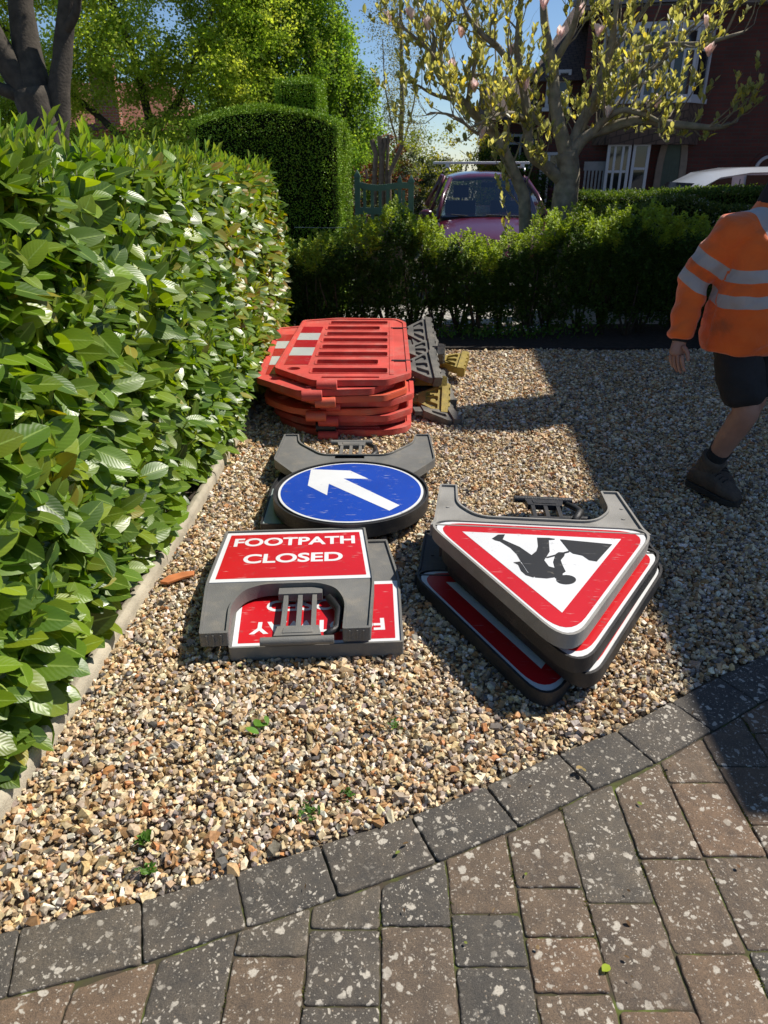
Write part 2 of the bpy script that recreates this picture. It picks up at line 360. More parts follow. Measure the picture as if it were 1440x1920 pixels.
def build_gravel():
    b = MB(); b.add([(-1.1, 0.6, -0.012), (6, 0.6, -0.012), (6, 7.3, -0.012), (-1.1, 7.3, -0.012)], [(0, 1, 2, 3)])
    tag(b.build('gravel_base', mat('gravel_fines', (0.20, 0.155, 0.10), 0.95, 0.4, 90, 0.6, 150)), kind='structure')
    sp = 0.0116
    xs = np.arange(-1.1, 4.6, sp); ys = np.arange(0.95, 6.95, sp)
    X, Y = np.meshgrid(xs, ys); X = X.ravel(); Y = Y.ravel()
    X = X + rng.uniform(-0.9, 0.9, X.size) * sp; Y = Y + rng.uniform(-0.9, 0.9, Y.size) * sp
    k = (X > kerb_x(Y) - 0.002) & (Y > edge_y(X) + 0.004) & (rng.random(X.size) < np.where(Y > 3.2, .9, 1)) & (X < 0.56 * Y + 1.15) & (Y < 6.86 + 0.03 * np.sin(X * 5))
    far = Y > 4.2
    k &= ~(far & (rng.random(X.size) < 0.30))
    X, Y = X[k], Y[k]; n = len(X)
    S = np.clip(np.exp(rng.normal(math.log(0.0098), 0.34, n)), 0.0045, 0.021); S[Y > 4.2] *= 1.15; S *= 0.84
    # low irregular polyhedra: 4 shape variants of an icosahedron-like stone
    ph = (1 + 5 ** 0.5) / 2
    ico = norm_rows(np.array([(-1, ph, 0), (1, ph, 0), (-1, -ph, 0), (1, -ph, 0), (0, -1, ph), (0, 1, ph), (0, -1, -ph), (0, 1, -ph), (ph, 0, -1), (ph, 0, 1), (-ph, 0, -1), (-ph, 0, 1)], float))
    icf = np.array([(0, 11, 5), (0, 5, 1), (0, 1, 7), (0, 7, 10), (0, 10, 11), (1, 5, 9), (5, 11, 4), (11, 10, 2), (10, 7, 6), (7, 1, 8), (3, 9, 4), (3, 4, 2), (3, 2, 6), (3, 6, 8), (3, 8, 9), (4, 9, 5), (2, 4, 11), (6, 2, 10), (8, 6, 7), (9, 8, 1)])
    cube = np.array([(-1, -1, -1), (1, -1, -1), (1, 1, -1), (-1, 1, -1), (-1, -1, 1), (1, -1, 1), (1, 1, 1), (-1, 1, 1)], float) * 0.74
    ang = rng.random(n) < 0.62                      # most stones are sharp flint shards, the rest rounded pebbles
    Jc = cube[None] + rng.uniform(-0.42, 0.42, (n, 8, 3)); Jc[:, 4:, :2] *= rng.uniform(0.45, 1.0, (n, 1, 2))
    J = ico[None] * rng.uniform(0.72, 1.12, (n, 12, 1)); J[ang, :8] = Jc[ang]; J[ang, 8:] = Jc[ang, :4]
    ax = np.stack([rng.uniform(0.85, 1.55, n), rng.uniform(0.7, 1.05, n), rng.uniform(0.40, 0.85, n)], 1)
    J = J * ax[:, None, :] * S[:, None, None]
    # random rotation: mostly lying flat with some tilt
    yaw = rng.uniform(0, 2 * np.pi, n); tl = rng.normal(0, 0.45, n); rl = rng.normal(0, 0.45, n)
    cy, sy = np.cos(yaw), np.sin(yaw); ct, st = np.cos(tl), np.sin(tl); cr, sr = np.cos(rl), np.sin(rl)
    x, y, z = J[..., 0], J[..., 1], J[..., 2]
    y, z = y * ct[:, None] - z * st[:, None], y * st[:, None] + z * ct[:, None]
    x, z = x * cr[:, None] + z * sr[:, None], -x * sr[:, None] + z * cr[:, None]
    x, y = x * cy[:, None] - y * sy[:, None], x * sy[:, None] + y * cy[:, None]
    hgt = 0.006 * np.sin(X * 3.1 + 1) * np.sin(Y * 2.3) + rng.uniform(-0.008, 0.012, n)
    VV = np.stack([x + X[:, None], y + Y[:, None], z + (hgt - 0.002)[:, None]], 2)
    cf = np.array([(0, 2, 1), (0, 3, 2), (4, 5, 6), (4, 6, 7), (0, 1, 5), (0, 5, 4), (1, 2, 6), (1, 6, 5), (2, 3, 7), (2, 7, 6), (3, 0, 4), (3, 4, 7)])
    Va = VV[ang][:, :8].reshape(-1, 3); Vb = VV[~ang].reshape(-1, 3); na = int(ang.sum()); nb_ = n - na
    V = np.concatenate([Va, Vb])
    Fq = np.concatenate([(cf[None] + (np.arange(na) * 8)[:, None, None]).reshape(-1, 3), (icf[None] + (np.arange(nb_) * 12)[:, None, None]).reshape(-1, 3) + len(Va)])
    pal = [(0.68, 0.53, 0.32), (0.53, 0.36, 0.18), (0.74, 0.63, 0.44), (0.80, 0.73, 0.62), (0.34, 0.20, 0.085), (0.36, 0.30, 0.24), (0.24, 0.20, 0.17), (0.44, 0.33, 0.20), (0.58, 0.52, 0.44), (0.48, 0.23, 0.09), (0.12, 0.11, 0.105)]
    col = pick_cols(n, pal, [17, 14, 14, 8, 9, 8, 8, 15, 8, 4, 4], 0.22)
    o = np_mesh('gravel', V, Fq, [stone], col=np.concatenate([np.repeat(col[ang], 8, 0), np.repeat(col[~ang], 12, 0)]))
    tag(o, kind='stuff')
m, n_, l_, b_ = _new('stone'); stone = m
at = n_.new('ShaderNodeAttribute'); at.attribute_name = 'col'
tc = n_.new('ShaderNodeTexCoord'); nz = n_.new('ShaderNodeTexNoise'); nz.inputs['Scale'].default_value = 140; nz.inputs['Detail'].default_value = 3
l_.new(tc.outputs['Object'], nz.inputs['Vector']); rp = ramp(n_, [(0.3, (0.72, 0.68, 0.62)), (0.65, (1.12, 1.1, 1.08))]); l_.new(nz.outputs['Fac'], rp.inputs[0])
mu = n_.new('ShaderNodeMix'); mu.data_type = 'RGBA'; mu.blend_type = 'MULTIPLY'; mu.inputs[0].default_value = 1
l_.new(at.outputs['Color'], mu.inputs[6]); l_.new(rp.outputs[0], mu.inputs[7]); l_.new(mu.outputs[2], b_.inputs['Base Color']); b_.inputs['Roughness'].default_value = 0.6
build_gravel()

# block paving --------------------------------------------------------------------------------
def clip_poly(poly, a, b, keep_left=True):
    """Sutherland-Hodgman against the line a->b"""
    def side(p):
        v = (b[0] - a[0]) * (p[1] - a[1]) - (b[1] - a[1]) * (p[0] - a[0])
        return v if keep_left else -v
    out = []
    for i in range(len(poly)):
        p, q = poly[i], poly[(i + 1) % len(poly)]; sp_, sq = side(p), side(q)
        if sp_ >= 0: out.append(p)
        if (sp_ >= 0) != (sq >= 0):
            t = sp_ / (sp_ - sq); out.append((p[0] + (q[0] - p[0]) * t, p[1] + (q[1] - p[1]) * t))
    return out
def shrink(poly, d):
    c = [sum(p[i] for p in poly) / len(poly) for i in (0, 1)]
    # offset by clipping with inward-shifted edges
    ar = sum(poly[i][0] * poly[(i + 1) % len(poly)][1] - poly[(i + 1) % len(poly)][0] * poly[i][1] for i in range(len(poly)))
    if ar < 0: poly = poly[::-1]
    res = list(poly)
    for i in range(len(poly)):
        a, b = poly[i], poly[(i + 1) % len(poly)]; dx, dy = b[0] - a[0], b[1] - a[1]; L = math.hypot(dx, dy)
        if L < 1e-5: continue
        nx, ny = -dy / L * d, dx / L * d
        res = clip_poly(res, (a[0] + nx, a[1] + ny), (b[0] + nx, b[1] + ny))
        if len(res) < 3: return []
    return res
def rough_outline(poly, r=0.012, step=0.011, amp=0.0011, seed=0.0):
    """round corners and wobble the edges of a block"""
    pts = []
    k = len(poly)
    for i in range(k):
        p0, p1, p2 = Vector(poly[i - 1]), Vector(poly[i]), Vector(poly[(i + 1) % k])
        a = (p0 - p1); b = (p2 - p1); rr = min(r, a.length * 0.4, b.length * 0.4)
        A = p1 + a.normalized() * rr; B = p1 + b.normalized() * rr
        for t in (0, 0.33, 0.66, 1): pts.append(A * (1 - t) ** 2 + p1 * 2 * t * (1 - t) + B * t * t)
        L = (p2 - p1).length - 2 * rr; m = int(L / step / 1.6)
        nb = p2 + (p1 - p2).normalized() * min(r, b.length * 0.4)
        for j in range(1, m): pts.append(B.lerp(nb, j / m))
    out = []
    for p in pts:
        q = noise.noise_vector(Vector((p.x * 55, p.y * 55, seed)))
        out.append((p.x + q.x * amp * 1.6, p.y + q.y * amp * 1.6))
    return out
def build_paving():
    V = []; Fq = []; cols = []; mi = []
    def block(poly, col, z=0.0):
        poly = shrink(poly, 0.0016)
        if len(poly) < 3: return
        ar = abs(sum(poly[i][0] * poly[(i + 1) % len(poly)][1] - poly[(i + 1) % len(poly)][0] * poly[i][1] for i in range(len(poly)))) / 2
        if ar < 0.0012: return
        sd = random.random() * 50
        o = rough_outline(poly, 0.009, 0.009, 0.0019, sd)
        cx = sum(p[0] for p in o) / len(o); cy = sum(p[1] for p in o) / len(o); n = len(o)
        tx, ty = random.gauss(0, 0.008), random.gauss(0, 0.008)
        rings = [(0.0, -0.06), (0.0, -0.007), (0.0012, -0.0026), (0.0034, -0.0006), (0.0075, 0.0)]
        base = len(V)
        for ins, dz in rings:
            for p in o:
                dx, dy = p[0] - cx, p[1] - cy; L = math.hypot(dx, dy); f = 1 - ins / L
                V.append((cx + dx * f, cy + dy * f, z + dz + dx * tx + dy * ty))
                cols.append(col)
        V.append((cx, cy, z + 0.0008)); cols.append(col)
        for r_ in range(4):
            for i in range(n):
                a = base + r_ * n + i; b = base + r_ * n + (i + 1) % n
                Fq.append((a, b, b + n, a + n))
        for i in range(n):
            Fq.append((base + 4 * n + i, base + 4 * n + (i + 1) % n, base + 5 * n))
    grey = [(0.082, 0.075, 0.066), (0.098, 0.088, 0.074), (0.072, 0.068, 0.062)]
    brown = [(0.140, 0.102, 0.072), (0.122, 0.094, 0.070), (0.150, 0.106, 0.074), (0.112, 0.089, 0.069)]
    inner = []
    for i, p in enumerate(EDGE):
        a = Vector(EDGE[max(0, i - 1)]); b = Vector(EDGE[min(len(EDGE) - 1, i + 1)]); d = (b - a).normalized()
        inner.append((p[0] + d.y * 0.158, p[1] - d.x * 0.158))
    for i in range(len(EDGE) - 1):
        block([EDGE[i], EDGE[i + 1], inner[i + 1], inner[i]][::-1], random.choice(grey), 0.004 + random.gauss(0, 0.0012))
    ix = [p[0] for p in inner]; iy = [p[1] for p in inner]
    k = 0
    for ci in range(-10, 19):
        x0 = 0.158 + 0.166 * ci; x1 = x0 + 0.166
        top = max(np.interp(x0, ix, iy), np.interp(x1, ix, iy)) + 0.02
        y = top - random.choice([0.10, 0.14, 0.2, 0.24]) if ci not in (0, 1, 2, 3) else {0: 1.112, 1: 1.18, 2: 1.14, 3: 1.261}[ci]
        ytop = top + 0.02
        while ytop > -1.2:
            poly = [(x0, y), (x1, y), (x1, ytop), (x0, ytop)]
            # keep the part below the inner border
            for j in range(len(inner) - 1):
                if inner[j + 1][0] > x0 - 0.001 and inner[j][0] < x1 + 0.001:
                    poly = clip_poly(poly, inner[j], inner[j + 1], keep_left=False)
                    if len(poly) < 3: break
            if len(poly) >= 3:
                g = random.random() < (0.55 if x0 < -0.05 else 0.12)
                if ci == 2 and 1.1 < y < 1.2 or (ci == 0 and y < 1.0 and y > 0.7): g = True
                block(poly, random.choice(grey if g else brown), random.gauss(0, 0.0014))
            ytop = y; y = y - random.choice([0.125, 0.17, 0.245, 0.245, 0.21])
    me_v = np.array(V, np.float32)
    me = bpy.data.meshes.new('block_paving'); me.from_pydata([tuple(v) for v in V], [], Fq)
    a = me.attributes.new('col', 'FLOAT_COLOR', 'POINT'); cc = np.ones((len(V), 4), np.float32); cc[:, :3] = cols; a.data.foreach_set('color', cc.ravel())
    me.polygons.foreach_set('use_smooth', [True] * len(me.polygons))
    mm, n, l, b = _new('paving_block')
    at = n.new('ShaderNodeAttribute'); at.attribute_name = 'col'; tc = n.new('ShaderNodeTexCoord')
    def nz(scale, det=5, rough=0.6):
        q = n.new('ShaderNodeTexNoise'); q.inputs['Scale'].default_value = scale; q.inputs['Detail'].default_value = det; q.inputs['Roughness'].default_value = rough
        l.new(tc.outputs['Object'], q.inputs['Vector']); return q.outputs['Fac']
    def mix(f, a_, b2, mode='MIX'):
        q = n.new('ShaderNodeMix'); q.data_type = 'RGBA'; q.blend_type = mode
        if isinstance(f, float): q.inputs[0].default_value = f
        else: l.new(f, q.inputs[0])
        for s_, k_ in ((a_, 6), (b2, 7)):
            if isinstance(s_, tuple): q.inputs[k_].default_value = (*s_, 1)
            else: l.new(s_, q.inputs[k_])
        return q.outputs[2]
    def rmp(src, st):
        q = ramp(n, st); l.new(src, q.inputs[0]); return q.outputs[0]
    base_ = mix(1.0, at.outputs['Color'], rmp(nz(16, 9, 0.8), [(0.3, (0.58, 0.60, 0.64)), (0.7, (1.5, 1.38, 1.22))]), 'MULTIPLY')
    base_ = mix(1.0, base_, rmp(nz(420, 3), [(0.32, (0.55, 0.55, 0.55)), (0.68, (1.5, 1.45, 1.4))]), 'MULTIPLY')
    # aggregate flecks
    vo = n.new('ShaderNodeTexVoronoi'); vo.inputs['Scale'].default_value = 95; l.new(tc.outputs['Object'], vo.inputs['Vector'])
    fl = rmp(vo.outputs['Distance'], [(0.10, (1, 1, 1)), (0.20, (0, 0, 0))])
    cm = rmp(vo.outputs['Color'], [(0.60, (0, 0, 0)), (0.66, (0.75,) * 3)])
    fm = mix(1.0, fl, cm, 'MULTIPLY')
    base_ = mix(fm, base_, (0.42, 0.33, 0.24))
    # lichen: noisy warped blotches of irregular size
    wn = n.new('ShaderNodeTexNoise'); wn.inputs['Scale'].default_value = 42; wn.inputs['Detail'].default_value = 4; l.new(tc.outputs['Object'], wn.inputs['Vector'])
    wv = n.new('ShaderNodeVectorMath'); wv.operation = 'MULTIPLY_ADD'; l.new(wn.outputs['Color'], wv.inputs[0]); wv.inputs[1].default_value = (0.034, 0.034, 0.034); l.new(tc.outputs['Object'], wv.inputs[2])
    for sc, lo, hi, thr, amt in ((27, 0.22, 0.29, 0.50, 0.92), (58, 0.22, 0.30, 0.46, 0.9), (140, 0.20, 0.32, 0.55, 0.8)):
        v2 = n.new('ShaderNodeTexVoronoi'); v2.inputs['Scale'].default_value = sc; l.new(wv.outputs[0], v2.inputs['Vector'])
        d = rmp(v2.outputs['Distance'], [(lo, (1, 1, 1)), (hi, (0, 0, 0))])
        c_ = rmp(v2.outputs['Color'], [(thr, (0, 0, 0)), (thr + 0.03, (amt,) * 3)])
        f_ = mix(1.0, d, c_, 'MULTIPLY')
        patch = rmp(nz(7, 3), [(0.36, (0.25,) * 3), (0.52, (1, 1, 1))])
        f_ = mix(1.0, f_, patch, 'MULTIPLY')
        f_ = mix(1.0, f_, rmp(nz(260, 3), [(0.25, (0.35,) * 3), (0.5, (1,) * 3)]), 'MULTIPLY')
        base_ = mix(f_, base_, (0.54, 0.49, 0.41))
    l.new(base_, b.inputs['Base Color']); b.inputs['Roughness'].default_value = 0.82
    bn = n.new('ShaderNodeBump'); bn.inputs['Strength'].default_value = 0.9; bn.inputs['Distance'].default_value = 0.003
    l.new(nz(160, 6, 0.75), bn.inputs['Height']); l.new(bn.outputs[0], b.inputs['Normal'])
    me.materials.append(mm); me.validate(); me.update()
    o = bpy.data.objects.new('block_paving', me); C.objects.link(o); tag(o, kind='structure')
    # sandy joints with moss
    b2 = MB(); b2.add([(-1.7, -1.3, -0.0055), (3.4, -1.3, -0.0055)] + [(p[0], p[1] - 0.01, -0.0055) for p in reversed(EDGE)], [tuple(range(2 + len(EDGE)))])
    mj, n, l, b = _new('joint'); tc = n.new('ShaderNodeTexCoord'); q = n.new('ShaderNodeTexNoise'); q.inputs['Scale'].default_value = 14; q.inputs['Detail'].default_value = 5
    l.new(tc.outputs['Object'], q.inputs['Vector']); r_ = ramp(n, [(0.40, (0.06, 0.045, 0.03)), (0.55, (0.06, 0.06, 0.02)), (0.66, (0.10, 0.13, 0.02))]); l.new(q.outputs['Fac'], r_.inputs[0])
    l.new(r_.outputs[0], b.inputs['Base Color']); b.inputs['Roughness'].default_value = 0.95
    tag(b2.build('paving_joint', mj), kind='structure')
    # moss tufts in some joints
    k = 2200; xs = []; 
    ci = rng.integers(-6, 10, k); P = np.stack([0.158 + 0.166 * ci + rng.normal(0, 0.002, k), rng.uniform(0.7, 1.9, k), np.full(k, -0.004)], 1)
    keep = [noise.noise(Vector((p[0] * 6, p[1] * 6, 3))) > 0.12 and p[1] < np.interp(p[0], ix, iy) for p in P]; P = P[np.array(keep)]
    P = np.repeat(P, 7, 0) + rng.normal(0, 0.0035, (len(P) * 7, 3)) * np.array([0.6, 1.6, 0.2])
    D = rand_dirs(len(P)) * 0.7 + np.array([0, 0, 1]); Vt, Ft = leaves(QUAD[0], QUAD[1], P, D, rand_dirs(len(P)), rng.uniform(0.003, 0.007, len(P)))
    o = np_mesh('moss', Vt, Ft, [M['small_leaf']], col=np.repeat(pick_cols(len(P), [(0.10, 0.12, 0.02), (0.16, 0.15, 0.03), (0.06, 0.09, 0.02)]), 4, 0)); tag(o, kind='stuff')
build_paving()

# concrete edging --------------------------------------------------------------------------------
def build_kerb():
    pts = [(kerb_x(y), y) for y in np.arange(-0.4, 7.05, 0.1)]
    prof = [(0.0, -0.08), (0.0, 0.036), (-0.006, 0.052), (-0.018, 0.062), (-0.034, 0.062), (-0.046, 0.054), (-0.052, 0.038), (-0.052, -0.08)]
    a = MB(); joint = [0.93, 1.85, 2.77, 3.69, 4.61, 5.53, 6.45]
    segs = [-0.4] + joint + [7.0]
    for i in range(len(segs) - 1):
        y0, y1 = segs[i] + 0.002, segs[i + 1] - 0.002; dz = random.uniform(-0.004, 0.004)
        rings = []
        for j in range(9):
            y = y0 + (y1 - y0) * j / 8; x = float(kerb_x(y))
            rings.append([Vector((x + p[0] + noise.noise(Vector((y * 9, p[0] * 80, 1))) * 0.0012, y, p[1] + dz)) for p in prof])
        a.loft(rings)
    o = a.build('concrete_edging', M['concrete'], smooth=False, recalc=True, bevel=0.002)
    tag(o, 'low pale concrete edging strip between laurel hedge and gravel', 'edging')
    s = MB(); ky = [-1.0] + [p[1] for p in KERB] + [7.3]
    s.add([(-6, y, 0.02) for y in ky] + [(float(kerb_x(y)) - 0.03, y, 0.02) for y in ky], [(i, i + len(ky), i + len(ky) + 1, i + 1) for i in range(len(ky) - 1)])
    tag(s.build('soil_bed', M['soil']), kind='structure')
    # raised dark soil border at the foot of the front hedge
    k = MB(); k.bx(-1.0, 7, 6.92, 6.965, -0.05, 0.016)
    tag(k.build('border_edging', mat('dark_board', (0.035, 0.028, 0.022), 0.9, 0.3, 20, 0.6, 60), bevel=0.008), 'low dark edging board at the back of the gravel', 'edging')
    s2 = MB(); s2.add([(-1.0, 6.965, 0.010), (7, 6.965, 0.010), (7, 7.95, 0.035), (-1.0, 7.95, 0.035)], [(0, 1, 2, 3)])
    tag(s2.build('soil_border', M['soil']), kind='structure')
    # stone chips and leaf litter on the soil bed
    n = 2600; yy = rng.uniform(1, 7, n); P = np.stack([kerb_x(yy) - rng.uniform(0.07, 0.32, n), yy, rng.uniform(0.02, 0.035, n)], 1)
    Vt, Ft = leaves(QUAD[0], QUAD[1], P, rand_dirs(n) * np.array([1, 1, 0.3]), rand_dirs(n) * 0.5 + np.array([0, 0, 1]), rng.uniform(0.01, 0.03, n))
    tag(np_mesh('leaf_litter', Vt, Ft, [M['small_leaf']], col=np.repeat(pick_cols(n, [(0.10, 0.09, 0.08), (0.20, 0.17, 0.13), (0.12, 0.07, 0.03)]), 4, 0)), kind='stuff')
build_kerb()

# ================================================================== ROAD SIGNS
def offset_poly(poly, d):
    """mitred inset of a counter-clockwise outline"""
    k = len(poly); out = []
    ar = sum(poly[i][0] * poly[(i + 1) % k][1] - poly[(i + 1) % k][0] * poly[i][1] for i in range(k))
    sgn = 1 if ar > 0 else -1
    for i in range(k):
        p0, p1, p2 = Vector(poly[i - 1][:2]), Vector(poly[i][:2]), Vector(poly[(i + 1) % k][:2])
        a = (p1 - p0).normalized(); b = (p2 - p1).normalized()
        na = Vector((-a.y, a.x)) * sgn; nb = Vector((-b.y, b.x)) * sgn
        t = (na + nb); t = t / max(0.35, (1 + na.dot(nb)))
        q = p1 + t * d; out.append((q.x, q.y))
    return out
def round_poly(poly, r, n=5):
    out = []; k = len(poly)
    for i in range(k):
        p0, p1, p2 = Vector(poly[i - 1][:2]), Vector(poly[i][:2]), Vector(poly[(i + 1) % k][:2])
        rr = r[i] if hasattr(r, '__len__') else r
        if rr <= 0: out.append((p1.x, p1.y)); continue
        a = p0 - p1; b = p2 - p1; c = min(rr, a.length * 0.45, b.length * 0.45)
        A = p1 + a.normalized() * c; B = p1 + b.normalized() * c
        for j in range(n + 1):
            t = j / n; q = A * (1 - t) ** 2 + p1 * 2 * t * (1 - t) + B * t * t; out.append((q.x, q.y))
    return out
def circle(r, n=64, c=(0, 0), a0=0, ry=None): return [(c[0] + r * math.cos(a0 + 2 * math.pi * i / n), c[1] + (ry or r) * math.sin(a0 + 2 * math.pi * i / n)) for i in range(n)]
def text_shape(mb, string, cx, cy, width, height, z, m, bold=0.028, flip=False):
    cu = bpy.data.curves.new('lettering', 'FONT'); cu.body = string; cu.size = 1; cu.offset = bold; cu.align_x = 'CENTER'; cu.resolution_u = 6
    to = bpy.data.objects.new('lettering', cu); C.objects.link(to)
    dg = bpy.context.evaluated_depsgraph_get(); me = to.evaluated_get(dg).to_mesh()
    vv = [v.co.copy() for v in me.vertices]; ff = [tuple(p.vertices) for p in me.polygons]
    to.evaluated_get(dg).to_mesh_clear(); bpy.data.objects.remove(to); bpy.data.curves.remove(cu)
    x0 = min(v.x for v in vv); x1 = max(v.x for v in vv); y0 = min(v.y for v in vv); y1 = max(v.y for v in vv)
    pts = [Vector((cx + ((v.x - x0) / (x1 - x0) - 0.5) * width, cy + ((v.y - y0) / (y1 - y0) - 0.5) * height, z)) for v in vv]
    mb.add(pts, ff, m)
T = 0.058     # thickness of a sign frame
def frame_body(mb, out, m=0, rim=0.009, t=T, low=0.010):
    mb.plate(out, 0.002, t - low, m=m)
    mb.plate(out, t - low, t, holes=[offset_poly(out, rim)], m=m)
def strut(parent, cx, y0, y1, mat_, tube_len=0.26, side=1):
    """slatted rear support leg: pivot block, three bars, cross plate and foot tube"""
    mb = MB(); d = 1 if y1 > y0 else -1
    mb.bx(cx - 0.085, cx + 0.085, y0, y0 + d * 0.045, 0.006, 0.04)
    for k in (-1, 0, 1): mb.bx(cx + k * 0.055 - 0.009, cx + k * 0.055 + 0.009, y0 + d * 0.045, y1 - d * 0.075, 0.012, 0.034)
    mb.plate([(cx - 0.075, y1 - d * 0.076), (cx + 0.075, y1 - d * 0.076), (cx + 0.085, y1 - d * 0.018), (cx - 0.085, y1 - d * 0.018)][::d], 0.010, 0.036)
    mb.plate([(cx - 0.05, y1 - d * 0.062), (cx + 0.05, y1 - d * 0.062), (cx + 0.055, y1 - d * 0.030), (cx - 0.055, y1 - d * 0.030)][::d], 0.036, 0.039)
    mb.tube([(cx - tube_len / 2, y1, 0.024), (cx + tube_len / 2, y1, 0.024)], 0.016, 12)
    o = mb.build('support_leg', mat_, parent, world=False, bevel=0.0025, recalc=True)
    h = MB(); hx = cx + side * 0.12
    h.tube([(hx - 0.01, y0 + d * 0.05, 0.02), (hx + side * 0.03, y0 + d * 0.14, 0.02), (hx + side * 0.02, y1 - d * 0.07, 0.022), (hx - side * 0.02, y1 - d * 0.03, 0.024)], [0.016, 0.018, 0.014, 0.012], 8)
    h.build('strut', M['black_plastic'], parent, world=False, smooth=True, recalc=True)
    return o

# --- rectangular sign with an arched leg frame
RECT = round_poly([(-0.312, 0), (-0.332, -0.45), (-0.302, -0.785), (-0.200, -0.785), (-0.213, -0.60), (-0.178, -0.505), (-0.105, -0.465), (0.105, -0.465), (0.178, -0.505), (0.213, -0.60), (0.200, -0.785), (0.302, -0.785), (0.332, -0.45), (0.312, 0)],
                  [0.012, 0.05, 0.01, 0.01, 0.06, 0.06, 0.06, 0.06, 0.06, 0.06, 0.01, 0.01, 0.05, 0.012])
def rect_sign(loc, rz, label, group, lines, frame_m='grey_plastic', face='sign_white', strut_c=0.04, tilt=(0, 0)):
    t = empty('road_sign', loc, rz, label, 'road sign', group); t.rotation_euler = (tilt[0], tilt[1], rz)
    b = MB(); frame_body(b, RECT)
    for sx in (-1, 1):
        b.bx(sx * 0.206 if sx > 0 else -0.298, 0.298 if sx > 0 else -0.206, -0.779, -0.770, T - 0.010, T - 0.001)
        for k in (0.25, 0.55, 0.8): b.bx(sx * (0.204 + 0.09 * k) - 0.003, sx * (0.204 + 0.09 * k) + 0.003, -0.790, -0.786, 0.008, T - 0.008)
    b.build('frame', M[frame_m], t, world=False, bevel=0.0022, recalc=True)
    f = MB(); quad = round_poly([(-0.322, -0.432), (0.322, -0.432), (0.302, -0.012), (-0.302, -0.012)], 0.004, 2)
    z = T - 0.010; f.plate(quad, z, z + 0.003, m=0)
    if lines:
        f.sheet(round_poly([(-0.301, -0.408), (0.301, -0.408), (0.284, -0.034), (-0.284, -0.034)], 0.003, 2), z + 0.0036, 1)
        for (s_, cy, wd, ht) in lines: text_shape(f, s_, 0, cy, wd, ht, z + 0.0042, 0)
    f.build('sign_face', [M[face], M['sign_red']], t, world=False)
    strut(t, strut_c, -0.47, -0.80, M[frame_m])
    return t
GS = 'flat road signs laid on the gravel'
rect_sign((-0.240, 2.085, 0.004), R(183.5), 'lower upside-down red FOOTWAY sign in grey frame under another sign', GS, [('FOOTWAY', -0.125, 0.50, 0.078), ('CLOSED', -0.270, 0.40, 0.078)], strut_c=-0.1)
rect_sign((-0.397, 2.868, T + 0.008), R(3.6), 'red FOOTPATH CLOSED sign in a grey frame lying on top of another red sign', GS, [('FOOTPATH', -0.105, 0.525, 0.074), ('CLOSED', -0.252, 0.415, 0.078)], 'grey_plastic')

# --- round sign
def round_sign():
    t = empty('road_sign', (-0.165, 3.265, T + 0.012), 0, 'round blue sign with a white diagonal arrow in a black ring frame', 'road sign', GS)
    b = MB(); out = round_poly([(-0.455, 0.47), (-0.28, 0.20), (0.28, 0.20), (0.455, 0.47), (0.445, 0.88), (0.355, 0.88), (0.335, 0.74), (0.185, 0.545), (-0.185, 0.545), (-0.335, 0.74), (-0.355, 0.88), (-0.445, 0.88)], [0.03, 0, 0, 0.03, 0.01, 0.01, 0.05, 0.05, 0.05, 0.05, 0.01, 0.01])
    frame_body(b, out, t=T - 0.008)
    b.build('leg_bracket', M['grey_plastic'], t, world=False, bevel=0.0022, recalc=True)
    d = MB(); d.plate(circle(0.388, 96), 0.0, T + 0.002); d.plate(circle(0.388, 96), T + 0.002, T + 0.012, holes=[circle(0.379, 96)]); d.plate(circle(0.366, 96), T + 0.002, T + 0.007)
    d.build('frame', M['black_plastic'], t, world=False, bevel=0.003, recalc=True)
    f = MB(); z = T + 0.007; f.plate(circle(0.362, 96), z, z + 0.003, m=0); f.sheet(circle(0.350, 96), z + 0.0036, 1)
    arrow = [(670, 308), (890, 316), (992, 362), (852, 360), (1168, 512), (1110, 542), (770, 390), (760, 455), (652, 400)]
    zz = 0.13; f.sheet([((q := G(360 + a / 3, 780 + b_ / 3, zz)).x + 0.165, q.y - 3.265) for a, b_ in arrow], z + 0.0042, 0)
    f.build('sign_face', [M['sign_white'], M['sign_blue']], t, world=False)
    strut(t, -0.03, 0.50, 0.80, M['grey_plastic'], 0.25)
    c = MB(); c.bx(-0.36, 0.34, 0.565, 0.60, 0.0, 0.03); c.bx(0.305, 0.325, 0.60, 0.78, 0.004, 0.034)
    c.build('cross_bar', M['black_plastic'], t, world=False, bevel=0.003)
round_sign()
rect_sign((-0.28, 3.030, 0.004), R(178.5), 'pale blank-faced sign mostly hidden under the round blue sign', GS, [], 'black_plastic', 'sign_back')

